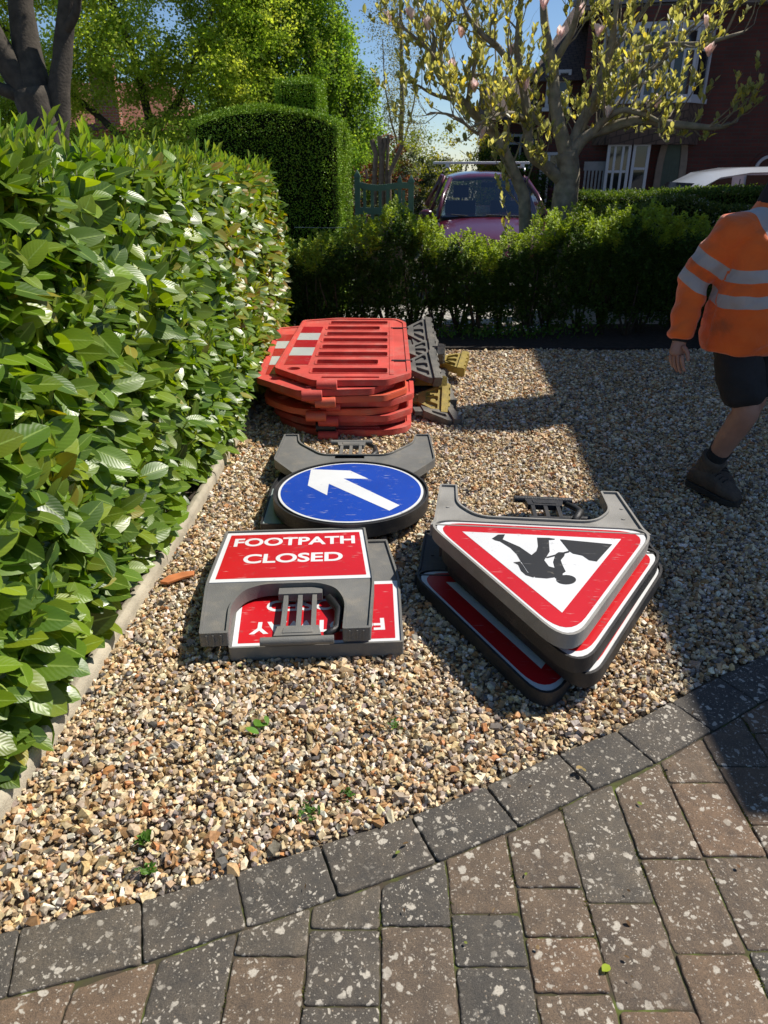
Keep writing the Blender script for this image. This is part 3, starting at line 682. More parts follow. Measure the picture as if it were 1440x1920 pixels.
# --- triangular signs
def tri_pts(inset, r):   # rounded equilateral outline
    hs = 0.485 - inset * math.sqrt(3); top = -inset; tip = -0.84 + inset * 2
    return round_poly([(hs, top), (-hs, top), (0, tip)], r, 8) if r else [(hs, top), (-hs, top), (0, tip)]
def tri_sign(loc, rz, label, frame_m, picture=True, tilt=(0, 0)):
    t = empty('road_sign', loc, 0, label, 'road sign', GS); t.rotation_euler = (tilt[0], tilt[1], rz)
    b = MB()
    base = [(0.43, 0.0), (0.405, 0.365), (0.325, 0.365), (0.325, 0.17), (0.24, 0.055), (-0.24, 0.055), (-0.325, 0.17), (-0.325, 0.365), (-0.405, 0.365), (-0.43, 0.0)]
    tri = tri_pts(0.0, 0.15)
    legs = round_poly(base + [(-0.445, -0.05), (0.445, -0.05)], [0.02, 0.01, 0.01, 0.05, 0.06, 0.06, 0.05, 0.01, 0.01, 0.02, 0, 0])
    frame_body(b, legs, t=T - 0.004); frame_body(b, tri, rim=0.010, t=T)
    for (hx, hy) in ((0.385, 0.20), (-0.37, 0.14), (0.37, 0.10)): b.tube([(hx, hy, T - 0.015), (hx, hy, T - 0.011)], 0.008, 10)
    b.build('frame', M[frame_m], t, world=False, bevel=0.003, recalc=True)
    f = MB(); z = T - 0.010
    f.plate(tri_pts(0.012, 0.14), z, z + 0.004, m=0)
    f.sheet(tri_pts(0.024, 0.15), z + 0.0046, 1)
    f.sheet(tri_pts(0.098, 0.0), z + 0.0052, 0)
    if picture:
        Rm = Matrix.Rotation(-rz, 2)
        def loc2(a, b_):
            q = G(740 + a / 2.769, 860 + (b_ * .97 + 24) / 2.769, 0.27); v = Rm @ Vector((q.x - loc[0], q.y - loc[1])); return (v.x, v.y)
        shapes = [[(503, 403), (535, 381), (572, 379), (560, 406), (648, 444), (715, 490), (740, 540), (690, 535), (655, 525), (632, 485), (600, 452), (545, 418), (520, 412)],
                  [(738, 394), (800, 394), (832, 399), (830, 404), (800, 407), (804, 468), (775, 515), (720, 530), (700, 495), (735, 465), (743, 440)],
                  [(655, 500), (715, 488), (775, 512), (800, 545), (830, 553), (850, 580), (838, 602), (790, 610), (730, 606), (690, 575), (660, 530)],
                  [(615, 527), (650, 522), (664, 540), (690, 580), (735, 582), (720, 606), (680, 594), (655, 572), (640, 540)],
                  [(830, 553), (822, 522), (835, 480), (850, 470), (885, 470), (880, 490), (862, 512), (872, 540), (888, 572), (868, 585), (845, 580)],
                  [(890 + 52 * math.cos(a / 20 * 2 * math.pi), 615 + 25 * math.sin(a / 20 * 2 * math.pi)) for a in range(20)],
                  [(828, 566), (872, 580), (872, 628), (832, 606)],
                  [(785, 497), (910, 460), (906, 470), (790, 503)],
                  [(857, 402), (1130, 424), (1050, 516), (1010, 510), (975, 486), (925, 476), (905, 462)]]
        for i, s_ in enumerate(shapes): f.sheet([loc2(*p) for p in s_], z + 0.0057 + 0.00012 * i, 2)
    f.build('sign_face', [M['sign_white'], M['sign_red'], M['sign_black']], t, world=False)
    strut(t, 0.06 if picture else 0.1, 0.06, 0.30, M['black_plastic'], 0.26)
    return t
tri_sign((0.575, 2.600, 0.004), R(-3.5), 'lowest black-framed red triangle sign under the stack, its point turned out to the left', 'black_plastic', False)
tri_sign((0.704, 2.614, 0.070), R(-4.0), 'third red triangle sign down in the stack, showing only its white corner', 'black_plastic', False)
tri_sign((0.676, 2.604, 0.137), R(-4.5), 'second red triangle sign down, with a black frame just under the roadworks sign', 'black_plastic', False)
tri_sign((0.636, 2.634, 0.214), R(-4.0), 'topmost triangular roadworks sign with a digging figure in a pale grey frame', 'pale_grey_plastic', True, (R(0.4), R(1.0)))

# ================================================================== BARRIERS
BAR = round_poly([(-0.46, -0.70), (-0.17, -1.02), (0.30, -1.0), (0.46, -0.82), (0.46, 0.84), (0.39, 1.0), (-0.14, 1.03), (-0.44, 0.92)], 0.04, 4)
BAR2 = round_poly([(-0.46, -0.72), (-0.22, -0.98), (0.26, -1.0), (0.46, -0.90), (0.46, 0.84), (0.39, 1.0), (-0.14, 1.03), (-0.44, 0.92)], 0.12, 5)
BT = 0.042
def foot(parent, y, tilt, yaw, m, z=0.02, out=0.0, scale=1.0):
    """rubber foot: narrow socket fanning out to a wide ribbed bar"""
    b = MB(); s = scale; w_ = 0.22 * s
    fan = round_poly([(0, -0.045), (0.13, -w_), (0.165, -w_ - .01), (0.165, w_ + .01), (0.13, w_), (0, 0.045)], 0.008, 2)
    holes = [round_poly([(0.055, yy * .5 - .018), (0.125, yy - 0.026), (0.140, yy - .020), (0.140, yy + .020), (0.125, yy + .026), (0.055, yy * .5 + 0.018)], 0.006, 2) for yy in (-0.135 * s, 0.0, 0.135 * s)]
    b.plate(fan, -0.026, 0.010); b.plate(fan, 0.010, 0.026, holes=holes)
    b.bx(0.166, 0.215, -w_ - 0.02, w_ + 0.02, -0.042, 0.042)
    for k in range(5): b.bx(0.2152, 0.226, -w_ + k * w_ * .5 - .018, -w_ + k * w_ * .5 + .018, -0.036, 0.036)
    b.bx(-0.06, -0.0005, -0.035, 0.035, -0.016, 0.016)
    o = b.build('foot', m, parent, world=False, bevel=0.004, recalc=True)
    o.location = (0.475 + out, y, z); o.rotation_euler = (tilt, 0.05, yaw); return o
def barrier(loc, rz, label, col='barrier_red', outline=BAR, feet=(), stripes=True, lug='red', tilt=(0, 0)):
    t = empty('plastic_barrier', loc, 0, label, 'barrier', 'red plastic barriers stacked flat by the hedge'); t.rotation_euler = (tilt[0], tilt[1], rz)
    b = MB(); holes = []
    for i, y in enumerate(np.linspace(-0.76, 0.84, 8)):
        x1 = 0.30 if i not in (1, 6) else 0.235
        x0 = -0.205 + 0.012 * (i % 2)
        holes.append(round_poly([(x0, y - 0.060), (x1, y - 0.060), (x1, y + 0.060), (x0, y + 0.060)], 0.016, 3))
    hole0 = circle(0.045, 20, (-0.33, -0.70), ry=0.04)
    b.plate(outline, 0.0, BT - 0.008, holes=holes + [hole0])
    inner = round_poly([(-0.435, -0.70), (-0.17, -0.985), (0.285, -0.965), (0.43, -0.81), (0.43, 0.83), (0.37, 0.965), (-0.135, 0.995), (-0.415, 0.895)], 0.03, 3)
    b.plate(outline, BT - 0.008, BT, holes=[inner])
    # raised lips round the slots and ribs between them
    for i, h_ in enumerate(holes): b.plate(offset_poly(h_, -0.010), BT - 0.008, BT - 0.003, holes=[h_])
    b.plate(round_poly([(0.315, -0.86), (0.345, -0.86), (0.345, 0.88), (0.315, 0.88)], 0.006, 2), BT - 0.008, BT - 0.0035)
    b.tube([(-0.12, -0.93, BT - 0.004), (0.25, -0.925, BT - 0.004)], 0.008, 8); 
    b.build('panel', M[col], t, world=False, bevel=0.005, seg=2, recalc=True)
    if stripes:
        e = np.linspace(-0.60, 0.66, 6); s = MB()
        for i in range(5): s.bx(-0.405, -0.240, e[i] + 0.0005, e[i + 1] - 0.0005, BT - 0.0078, BT - 0.005, i % 2)
        s.build('reflective_strip', [M['tape_red'], M['tape_white']], t, world=False)
    l = MB(); l.tube([(-0.145, -1.035, 0.012), (-0.015, -1.035, 0.012)], 0.034, 14); l.bx(-0.14, -0.02, -1.035, -0.97, -0.012, 0.03)
    l.build('hinge_lug', M['black_plastic'] if lug == 'black' else M[col], t, world=False, bevel=0.004, recalc=True)
    for y in (-0.50, 0.60):
        k = MB(); k.bx(0.33, 0.475, y - 0.012, y + 0.012, BT - 0.012, BT + 0.002)
        k.build('foot_pin', M['black_plastic'], t, world=False, bevel=0.002)
    for (y, tl, yw, m, z, out, sc) in feet: foot(t, y, tl, yw, M[m], z, out, sc)
    return t
g_, y_ = 'rubber_grey', 'rubber_yellow'
BX, BY = -0.275, 5.44
stack = [
 ((0.02, -0.02), -1.5, 'lowest barrier of the stack, lying on the gravel', 'barrier_red', BAR2, [(-0.60, 0.15, 0.25, g_, 0.05, 0.06, 0.9), (0.55, -0.1, 0.1, g_, 0.05, 0.05, 1.0)], False, 'red'),
 ((-0.06, 0.03), 2.0, 'second barrier up from the ground in the stack, with a black hinge lug', 'barrier_red', BAR2, [(-0.58, 0.5, -0.1, y_, 0.05, 0.08, 0.55), (0.66, -0.2, 0.2, g_, 0.03, 0.06, 1.0)], False, 'black'),
 ((0.04, 0.0), -2.4, 'third barrier up from the ground in the stack', 'barrier_red', BAR, [(-0.30, 0.25, 0.2, g_, 0.02, 0.04, 0.9), (0.42, 0.3, -0.2, y_, 0.05, 0.20, 0.5)], False, 'red'),
 ((-0.10, -0.03), 1.2, 'fourth barrier up from the ground in the stack', 'barrier_orange', BAR2, [(-0.32, -0.3, 0.1, y_, 0.03, 0.10, 0.6), (0.60, 0.5, 0.1, g_, 0.02, 0.10, 1.0)], False, 'red'),
 ((0.03, 0.02), -1.0, 'fourth barrier down from the top of the stack', 'barrier_red', BAR, [(0.30, -0.5, -0.1, g_, 0.03, 0.03, 0.9)], False, 'red'),
 ((-0.07, -0.05), 3.0, 'third barrier down from the top of the stack', 'barrier_orange', BAR, [(0.62, 0.55, 0.2, g_, 0.0, 0.14, 0.9)], False, 'red'),
 ((-0.155, -0.06), 3.2, 'second barrier from the top, pushed left towards the hedge with its striped edge showing', 'barrier_red', BAR, [(0.14, 0.35, 0.0, g_, 0.0, 0.15, 0.6)], True, 'red'),
 ((0.0, 0.0), -0.3, 'topmost red slotted barrier with a red and white striped edge', 'barrier_red', BAR, [(-0.42, 0.45, 0.15, g_, -0.03, -0.03, 0.6), (0.70, 0.55, 0.1, g_, -0.02, -0.01, 0.62)], True, 'red'),
]
for i, (d, rz, lab, colr, outl, feet, st, lug) in enumerate(stack):
    barrier((BX + d[0], BY + d[1], 0.006 + i * 0.0475), R(rz), lab, colr, outl, feet, st, lug, (R(random.uniform(-0.12, 0.12)), R(random.uniform(-0.2, 0.2))))

# ================================================================== HEDGES
GREENS_DARK = [(0.100, 0.180, 0.012), (0.140, 0.225, 0.014), (0.060, 0.125, 0.010), (0.200, 0.270, 0.018)]
YOUNG = [(0.20, 0.28, 0.04), (0.27, 0.33, 0.05), (0.15, 0.26, 0.035)]
def hedge_top(y): return float(np.interp(y, [0.5, 2, 4, 7.3], [1.58, 1.565, 1.56, 1.49]))
def build_laurel():
    t = empty('laurel_hedge', (-1.75, 4.2, 0.02), 0, 'tall glossy laurel hedge along the left edge of the gravel', 'hedge')
    Tl, Fl, UVl = leaf_template(6, 0.235, 0.07, 0.10)
    P = []; Nrm = []
    def face_x(y, z):   # profile of the right-hand face
        bulge = 0.10 * math.sin(min(1, max(0, z / 1.5)) * math.pi)
        return float(kerb_x(y)) - 0.10 + bulge * 0.8 + 0.07 * noise.noise(Vector((y * 1.3, z * 1.6, 0))) + (0.03 if z < 0.5 else 0)
    nf = 3600
    for _ in range(nf):
        y = 0.9 + (7.15 - 0.9) * random.random(); z = random.uniform(0.08, 1) * (hedge_top(y) - 0.05)
        x = face_x(y, z)
        if z < 0.10 and random.random() < 0.5: continue
        P.append((x - random.random() ** 1.6 * 0.16, y, z)); Nrm.append((1.0, -0.15, 0.15))
    for _ in range(2300):
        y = 0.9 + 6.25 * random.random(); x = kerb_x(y) - 0.08 - random.random() * 1.2
        P.append((x, y, hedge_top(y) - random.random() ** 2 * 0.12 + 0.05 * noise.noise(Vector((x * 2, y * 2, 4))))); Nrm.append((0.25, -0.1, 1.0))
    for _ in range(700):                                            # far end
        x = -1.0 - random.random() * 1.2; z = random.random() * 1.45
        P.append((x, 7.12 - random.random() * 0.1, z)); Nrm.append((0.1, 1, 0.1))
    P = np.array(P); Nrm = np.array(Nrm); n = len(P)
    # shoots: each carries a whorl of leaves
    D = norm_rows(norm_rows(Nrm) * 0.75 + np.array([0, 0, 0.62]) + rng.normal(0, 0.33, (n, 3)))
    LP, LD, LN, LL, LC = [], [], [], [], []
    stems = MB()
    for i in range(n):
        k = rng.integers(4, 8); base = Vector(P[i]); d = Vector(D[i]); sd = d.orthogonal().normalized(); s2 = d.cross(sd)
        L0 = rng.uniform(0.080, 0.135) * (1.20 if P[i][1] < 3.2 else 1.06); ph = random.random() * 6.28
        shade = rng.uniform(0.62, 1.3); far = (P[i][1] > 4.6)
        for j in range(k):
            a = ph + j * 2.4; tt = j / k
            side = sd * math.cos(a) + s2 * math.sin(a)
            dr = side * (1.05 - 0.35 * tt) + d * (0.25 + 0.5 * tt) + Vector((0.1, 0, -0.10))
            nn = d * 0.65 - side * 0.2 + Vector((0.35, -0.30, 0.60)) + Vector(rng.normal(0, 0.38, 3))
            LP.append(base + d * (0.10 * tt) - d * 0.05); LD.append(dr); LN.append(nn); LL.append(L0 * rng.uniform(0.6, 1.25) * (1 - 0.25 * tt))
            c = np.array(GREENS_DARK[rng.integers(4)]) * shade * rng.uniform(0.85, 1.15)
            if tt > 0.7: c = c * 0.6 + np.array((0.12, 0.22, 0.03)) * 0.4
            u = rng.random()
            if far and u < 0.30: c = np.array([(0.26, 0.24, 0.03), (0.20, 0.24, 0.03), (0.30, 0.20, 0.03)][rng.integers(3)])
            elif u < 0.02: c = np.array((0.30, 0.27, 0.04))
            LC.append(c)
        if i % 3 == 0 and P[i][1] < 4.5: stems.tube([base - d * 0.10, base + d * 0.05], [0.0032, 0.002], 5)
    LP, LD, LN, LL, LC = map(np.array, (LP, LD, LN, LL, LC))
    V, Fq = leaves(Tl, Fl, LP, LD, LN, LL, LL * rng.uniform(0.85, 1.35, len(LL)))
    np_mesh('foliage', V, Fq, [M['laurel_leaf']], t, col=np.repeat(LC, len(Tl), 0), uv=np.tile(UVl, (len(LP), 1)), smooth=True)
    # young upright yellow-green shoots
    Ts, Fs, UVs = leaf_template(4, 0.15, 0.22, 0.05)
    sel = rng.choice(n, 1150, replace=False); LP, LD, LN, LL, LC = [], [], [], [], []
    topi = [i for i in range(n) if P[i][2] > hedge_top(P[i][1]) - 0.10]
    tall = set(random.sample(topi, min(360, len(topi))))
    for i in list(sel) + list(tall):
        base = Vector(P[i]) + Vector(D[i]) * 0.03; up = Vector((0.22, -0.05, 1)) + Vector(rng.normal(0, 0.16, 3)); up.normalize()
        hgt = rng.uniform(0.06, 0.16) if i not in tall else rng.uniform(0.08, 0.17); sd = up.orthogonal().normalized(); s2 = up.cross(sd); k = rng.integers(5, 10)
        if P[i][1] < 5: stems.tube([base - up * 0.04, base + up * hgt], [0.003, 0.0015], 5)
        for j in range(k):
            a = j * 2.4 + i; tt = j / k; side = sd * math.cos(a) + s2 * math.sin(a)
            LP.append(base + up * hgt * tt); LD.append(up * (0.75 + 0.8 * tt) + side * (0.75 - 0.45 * tt)); LN.append(-side + up * 0.5)
            LL.append(rng.uniform(0.04, 0.085)); LC.append(np.array(YOUNG[rng.integers(3)]) * rng.uniform(0.8, 1.2))
    LP, LD, LN, LL, LC = map(np.array, (LP, LD, LN, LL, LC))
    V, Fq = leaves(Ts, Fs, LP, LD, LN, LL)
    np_mesh('young_shoots', V, Fq, [M['laurel_shoot']], t, col=np.repeat(LC, len(Ts), 0), uv=np.tile(UVs, (len(LP), 1)), smooth=True)
    stems.build('stems', mat('green_stem', (0.10, 0.12, 0.03), 0.6), t, smooth=True)
    # dense inner growth: darker leaves and branches behind the outer shoots
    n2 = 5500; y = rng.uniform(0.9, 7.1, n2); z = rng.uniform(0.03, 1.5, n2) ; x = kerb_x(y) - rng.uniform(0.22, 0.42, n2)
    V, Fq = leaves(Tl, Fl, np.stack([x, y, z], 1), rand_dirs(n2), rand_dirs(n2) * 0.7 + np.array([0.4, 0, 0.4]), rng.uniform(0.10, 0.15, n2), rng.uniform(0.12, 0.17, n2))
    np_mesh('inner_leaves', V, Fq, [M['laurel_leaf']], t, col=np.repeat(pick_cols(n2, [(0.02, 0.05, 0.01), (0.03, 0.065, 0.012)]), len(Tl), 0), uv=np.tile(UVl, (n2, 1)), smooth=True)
    br = MB()
    for k in range(60):
        y0 = 1.0 + k * 0.1; x0 = kerb_x(y0) - random.uniform(0.3, 0.5)
        p = [Vector((x0, y0, -0.02))]
        for j in range(5): p.append(p[-1] + Vector((random.uniform(-0.05, 0.06), random.uniform(-0.07, 0.07), 0.28)))
        br.tube(p, [0.018, 0.016, 0.013, 0.010, 0.007, 0.004], 6)
    br.build('trunks', M['dark_bark'], t, smooth=True)
build_laurel()

def tiny_leaf_shell(pts, nrm, size, pal, wts=None, spread=0.6, per=1, var=0.25):
    """small leaves on a surface given by points and normals"""
    pts = np.repeat(np.asarray(pts), per, 0); nrm = np.repeat(norm_rows(np.asarray(nrm)), per, 0); n = len(pts)
    pts = pts + rng.normal(0, size * 0.6, (n, 3))
    D = norm_rows(nrm * 0.5 + rng.normal(0, spread, (n, 3))); N = norm_rows(nrm + rng.normal(0, 0.6, (n, 3)))
    V, Fq = leaves(QUAD[0], QUAD[1], pts, D, N, rng.uniform(0.7, 1.3, n) * size, rng.uniform(0.9, 1.5, n) * size)
    return V, Fq, np.repeat(pick_cols(n, pal, wts, var), 4, 0)

def build_front_hedge():
    """loose low hedge across the end of the gravel, with trunks visible at its foot"""
    t = empty('garden_hedge', (1.6, 7.55, 0.03), 0, 'loose waist-high hedge across the far end of the gravel with bare stems below', 'hedge')
    xs = [-1.6, -0.85, -0.42, -0.1, 0.2, 0.57, 0.94, 1.3, 1.51, 1.65, 2.07, 2.69, 3.02, 3.77, 6.0]
    hs = [0.78, 0.78, 0.88, 1.04, 1.13, 0.88, 0.82, 0.86, 0.96, 1.06, 1.04, 1.08, 0.98, 0.92, 0.96]
    def top(x): return np.interp(x, xs, hs)
    n = 5200; x = rng.uniform(-1.3, 5.2, n); y = 7.25 + rng.random(n) ** 1.0 * 0.62; u = rng.random(n)
    z = 0.07 + (top(x) - 0.09) * u ** 0.85
    y = np.where(u < 0.9, np.where(rng.random(n) < 0.5, 7.25 + rng.random(n) * 0.12, y), y)
    y = y + 0.07 * np.sin(x * 5.0) * 0.6 + 0.12 * (1 - z)**2
    openx = np.exp(-((x - 1.0) / 0.9) ** 2)
    keep = ~((z < 0.22) & (rng.random(n) < 0.60 * openx))
    x, y, z = x[keep], y[keep], z[keep]
    # extra sprigs poking out of the top
    m_ = 620; xt = rng.uniform(-1.2, 5.2, m_); yt = rng.uniform(7.25, 7.85, m_); zt = top(xt) + rng.uniform(-0.05, 0.06, m_) + 0.05 * np.sin(xt * 17)
    x, y, z = np.r_[x, xt], np.r_[y, yt], np.r_[z, zt]; n = len(x)
    LP, LD, LN, LL, LC = [], [], [], [], []
    for i in range(n):
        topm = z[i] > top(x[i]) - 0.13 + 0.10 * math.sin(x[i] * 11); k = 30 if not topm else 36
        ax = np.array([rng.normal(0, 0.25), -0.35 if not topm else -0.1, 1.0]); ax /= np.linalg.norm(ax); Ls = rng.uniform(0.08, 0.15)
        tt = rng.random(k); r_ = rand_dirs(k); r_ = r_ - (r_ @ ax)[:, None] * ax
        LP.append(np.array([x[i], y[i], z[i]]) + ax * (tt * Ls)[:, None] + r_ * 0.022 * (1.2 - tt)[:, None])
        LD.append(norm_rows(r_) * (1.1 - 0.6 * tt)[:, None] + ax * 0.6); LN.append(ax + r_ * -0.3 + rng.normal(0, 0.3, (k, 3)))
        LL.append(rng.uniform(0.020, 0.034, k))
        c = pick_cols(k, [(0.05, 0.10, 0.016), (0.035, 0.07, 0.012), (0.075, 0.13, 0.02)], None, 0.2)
        if topm: c = c * 0.25 + np.array((0.33, 0.42, 0.055)) * rng.uniform(.55, 1.0)  # sunlight on the hedge top painted into the leaf colour
        LC.append(c)
    # join the sprigs; those below the top keep the darker greens
    LP, LD, LN, LL, LC = np.concatenate(LP), np.concatenate(LD), np.concatenate(LN), np.concatenate(LL), np.concatenate(LC)
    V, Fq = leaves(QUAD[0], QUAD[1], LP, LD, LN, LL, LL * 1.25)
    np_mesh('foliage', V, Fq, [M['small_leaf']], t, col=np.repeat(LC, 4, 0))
    b = MB()
    for k in range(26):
        x0 = -1.2 + k * 0.245 + random.uniform(-0.06, 0.06); y0 = random.uniform(7.42, 7.62)
        for j in range(random.randint(4, 7)):
            dx, dy = random.uniform(-0.22, 0.22), random.uniform(-0.16, 0.12); h = random.uniform(0.7, 0.95)
            b.tube([(x0 + dx * 0.05, y0, 0.0), (x0 + dx * 0.5, y0 + dy * 0.5, h * 0.3), (x0 + dx * 0.9, y0 + dy, h * 0.65), (x0 + dx * 1.1, y0 + dy, h)], [0.017, 0.011, 0.008, 0.003], 6)
    b.build('stems', M['dark_bark'], t, smooth=True)
build_front_hedge()

def box_surface(n, x0, x1, y0, y1, z0, topf, faces=('front', 'right', 'top', 'left', 'back'), rr=0.08):
    """points and normals on a clipped hedge with rounded shoulders"""
    area = {'front': (x1 - x0) * 2, 'back': (x1 - x0) * 1.2, 'right': (y1 - y0) * 2, 'left': (y1 - y0) * 1.2, 'top': (x1 - x0) * (y1 - y0) * 1.6}
    wts = np.array([area[f] for f in faces]); idx = rng.choice(len(faces), n, p=wts / wts.sum())
    P = np.zeros((n, 3)); N = np.zeros((n, 3)); u = rng.random(n); v = rng.random(n)
    for i, f in enumerate(faces):
        k = idx == i
        if f in ('front', 'back'):
            X = x0 + (x1 - x0) * u[k]; Z = z0 + (topf(X) - z0) * v[k]; edge = np.clip((Z - (topf(X) - rr)) / rr, 0, 1)
            sg = -1 if f == 'front' else 1; Y = (y0 if sg < 0 else y1) - sg * rr * (1 - np.sqrt(1 - edge ** 2 * 0.98))
            P[k] = np.stack([X, Y, Z], 1); N[k] = np.stack([0 * X, sg * (1.02 - edge), edge], 1)
        elif f in ('left', 'right'):
            Y = y0 + (y1 - y0) * u[k]; sg = 1 if f == 'right' else -1; xx = x1 if sg > 0 else x0; tp = topf(np.full(k.sum(), xx)); Z = z0 + (tp - z0) * v[k]
            edge = np.clip((Z - (tp - rr)) / rr, 0, 1); X = xx - sg * rr * (1 - np.sqrt(1 - edge ** 2 * 0.98))
            P[k] = np.stack([X, Y, Z], 1); N[k] = np.stack([sg * (1.02 - edge), 0 * X, edge], 1)
        else:
            X = x0 + (x1 - x0) * u[k]; Y = y0 + (y1 - y0) * v[k]; P[k] = np.stack([X, Y, topf(X)], 1); N[k] = np.array([0, 0, 1.0])
    b = np.array([noise.noise(Vector(p * 3.1)) for p in P]); P += N * (b * 0.035)[:, None]
    return P, N
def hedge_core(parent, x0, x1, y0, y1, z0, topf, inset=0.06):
    """plain dark box added inside a clipped hedge to stop daylight showing through"""
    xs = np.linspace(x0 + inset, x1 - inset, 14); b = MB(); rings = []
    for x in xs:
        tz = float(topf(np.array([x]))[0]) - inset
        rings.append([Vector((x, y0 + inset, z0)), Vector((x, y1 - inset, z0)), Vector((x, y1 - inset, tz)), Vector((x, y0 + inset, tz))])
    b.loft(rings); b.build('dark_core', mat('dark_core', (0.012, 0.016, 0.006), 1.0, 0.3, 20, 0.5, 40, spec=0.0), parent, recalc=True)  # solid dark filler added to block light, not real twigs
def build_topiary():
    rz = R(8)
    t = empty('topiary_hedge', (-1.15, 8.75, 0.0), -rz, 'tall clipped dark topiary hedge with an arched top and a square block above', 'hedge')
    tf = lambda X: 2.13 - 0.15 * (np.abs(X + 0.05) / 0.77) ** 2.5
    pal = [(0.15, 0.27, 0.018), (0.20, 0.34, 0.022), (0.26, 0.40, 0.03)]
    P, N = box_surface(52000, -0.82, 0.72, -0.45, 0.42, 0.1, tf, ('front', 'right', 'top', 'left'), 0.10)
    V, Fq, col = tiny_leaf_shell(P, N, 0.018, pal, spread=0.35)
    np_mesh('foliage', V, Fq, [M['clipped_leaf']], t, col=col, world=False)
    tf2 = lambda X: 2.42 + 0 * X
    P, N = box_surface(8000, 0.0, 0.44, 0.0, 0.42, 2.05, tf2, ('front', 'right', 'top', 'left'), 0.06)
    V, Fq, col = tiny_leaf_shell(P, N, 0.018, pal, spread=0.35)
    np_mesh('block_finial', V, Fq, [M['clipped_leaf']], t, col=col, world=False)
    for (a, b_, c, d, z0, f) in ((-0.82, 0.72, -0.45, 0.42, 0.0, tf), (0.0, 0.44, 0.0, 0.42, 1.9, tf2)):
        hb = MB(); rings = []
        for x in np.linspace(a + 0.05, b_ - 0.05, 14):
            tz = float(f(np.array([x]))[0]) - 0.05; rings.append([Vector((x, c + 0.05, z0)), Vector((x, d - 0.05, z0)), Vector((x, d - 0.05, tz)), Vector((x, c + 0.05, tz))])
        hb.loft(rings); hb.build('dark_core', mat('dark_core', (0.010, 0.014, 0.006), 1.0, 0.3, 20, spec=0.0), t, world=False, recalc=True)  # plain dark block added inside so no light comes through the leaves
    s = MB(); s.tube([(-0.95, 8.12, 1.01), (-0.6, 8.12, 1.005), (-0.25, 8.12, 1.01)], 0.0022, 5)
    tag(s.build('string_line', mat('string', (0.6, 0.6, 0.58), 0.6)), 'thin pale string stretched across the dark topiary', 'string')
build_topiary()
def build_far_hedge():
    t = empty('clipped_hedge', (4.2, 9.75, -0.1), 0, 'long clipped hedge behind the loose front hedge by the road', 'hedge')
    tf = lambda X: 1.30 + 0.03 * np.sin(X * 1.7)
    P, N = box_surface(52000, 2.2, 7.4, 9.35, 10.1, 0.2, tf, ('front', 'top', 'left'), 0.10)
    V, Fq, col = tiny_leaf_shell(P, N, 0.030, [(0.06, 0.11, 0.02), (0.10, 0.16, 0.03), (0.16, 0.20, 0.04)], [5, 4, 2])
    np_mesh('foliage', V, Fq, [M['small_leaf']], t, col=col)
    hedge_core(t, 2.2, 7.4, 9.35, 10.1, -0.1, tf)
    # hedge with pale flowers behind the far end
    t2 = empty('flowering_hedge', (5.2, 9.05, 0.0), 0, 'dim bushy hedge dotted with tiny white flowers on the right behind the front hedge', 'hedge')
    tf2 = lambda X: 1.16 + 0.07 * np.sin(X * 2.3) + 0.04 * np.sin(X * 6.1)
    P, N = box_surface(26000, 2.5, 6.6, 8.75, 9.25, 0.2, tf2, ('front', 'top', 'left'), 0.14)
    V, Fq, col = tiny_leaf_shell(P, N, 0.028, [(0.05, 0.09, 0.02), (0.09, 0.13, 0.03), (0.14, 0.17, 0.04)])
    np_mesh('foliage', V, Fq, [M['small_leaf']], t2, col=col)
    P, N = box_surface(500, 2.5, 6.6, 8.74, 9.25, 0.75, tf2, ('front', 'top'), 0.14)
    V, Fq, col = tiny_leaf_shell(P + N * 0.02, N, 0.016, [(0.75, 0.72, 0.66)], per=3, var=0.05)
    np_mesh('blossoms', V, Fq, [M['petal']], t2, col=col)
    hedge_core(t2, 2.5, 6.6, 8.75, 9.25, 0.0, tf2, 0.08)
build_far_hedge()

# ================================================================== TREES
def crown(parent, name, centres, radii, n, size, pal, wts=None, clump=0.45, mat_='tree_leaf', flat=0.7, droop=0.0, young=None):
    """foliage gathered in clumps spread through several ellipsoids"""
    C_ = np.array(centres, float); Rr = np.array(radii, float)
    vol = Rr.prod(1) ** 0.7; per = np.maximum(1, (n * vol / vol.sum()).astype(int))
    LP, LN, LC = [], [], []
    for c, r, k in zip(C_, Rr, per):
        nc = max(6, k // 80); d = rand_dirs(nc); q = c + d * r * (rng.random((nc, 1)) ** 0.38)
        kk = 80; off = rng.normal(0, 1, (nc, kk, 3)) * clump * rng.uniform(0.5, 1.2, (nc, 1, 1)) * np.array([1, 1, flat])
        LP.append((q[:, None] + off * 0.6).reshape(-1, 3)); LN.append(np.repeat(d, kk, 0)); 
        LC.append(np.repeat(pick_cols(nc, pal, wts, 0.22), kk, 0))
    LP, LN, LC = np.concatenate(LP), np.concatenate(LN), np.concatenate(LC); m = len(LP)
    LC = LC * rng.uniform(0.8, 1.2, (m, 1))
    D = rand_dirs(m) + np.array([0, 0, -droop]); N = LN * 0.4 + rng.normal(0, 0.6, (m, 3)) + np.array([0, 0, 0.7])
    V, Fq = leaves(QUAD[0], QUAD[1], LP, D, N, rng.uniform(0.6, 1.3, m) * size, rng.uniform(0.9, 1.6, m) * size)
    return np_mesh(name, V, Fq, [M[mat_]], parent, col=np.repeat(LC, 4, 0))
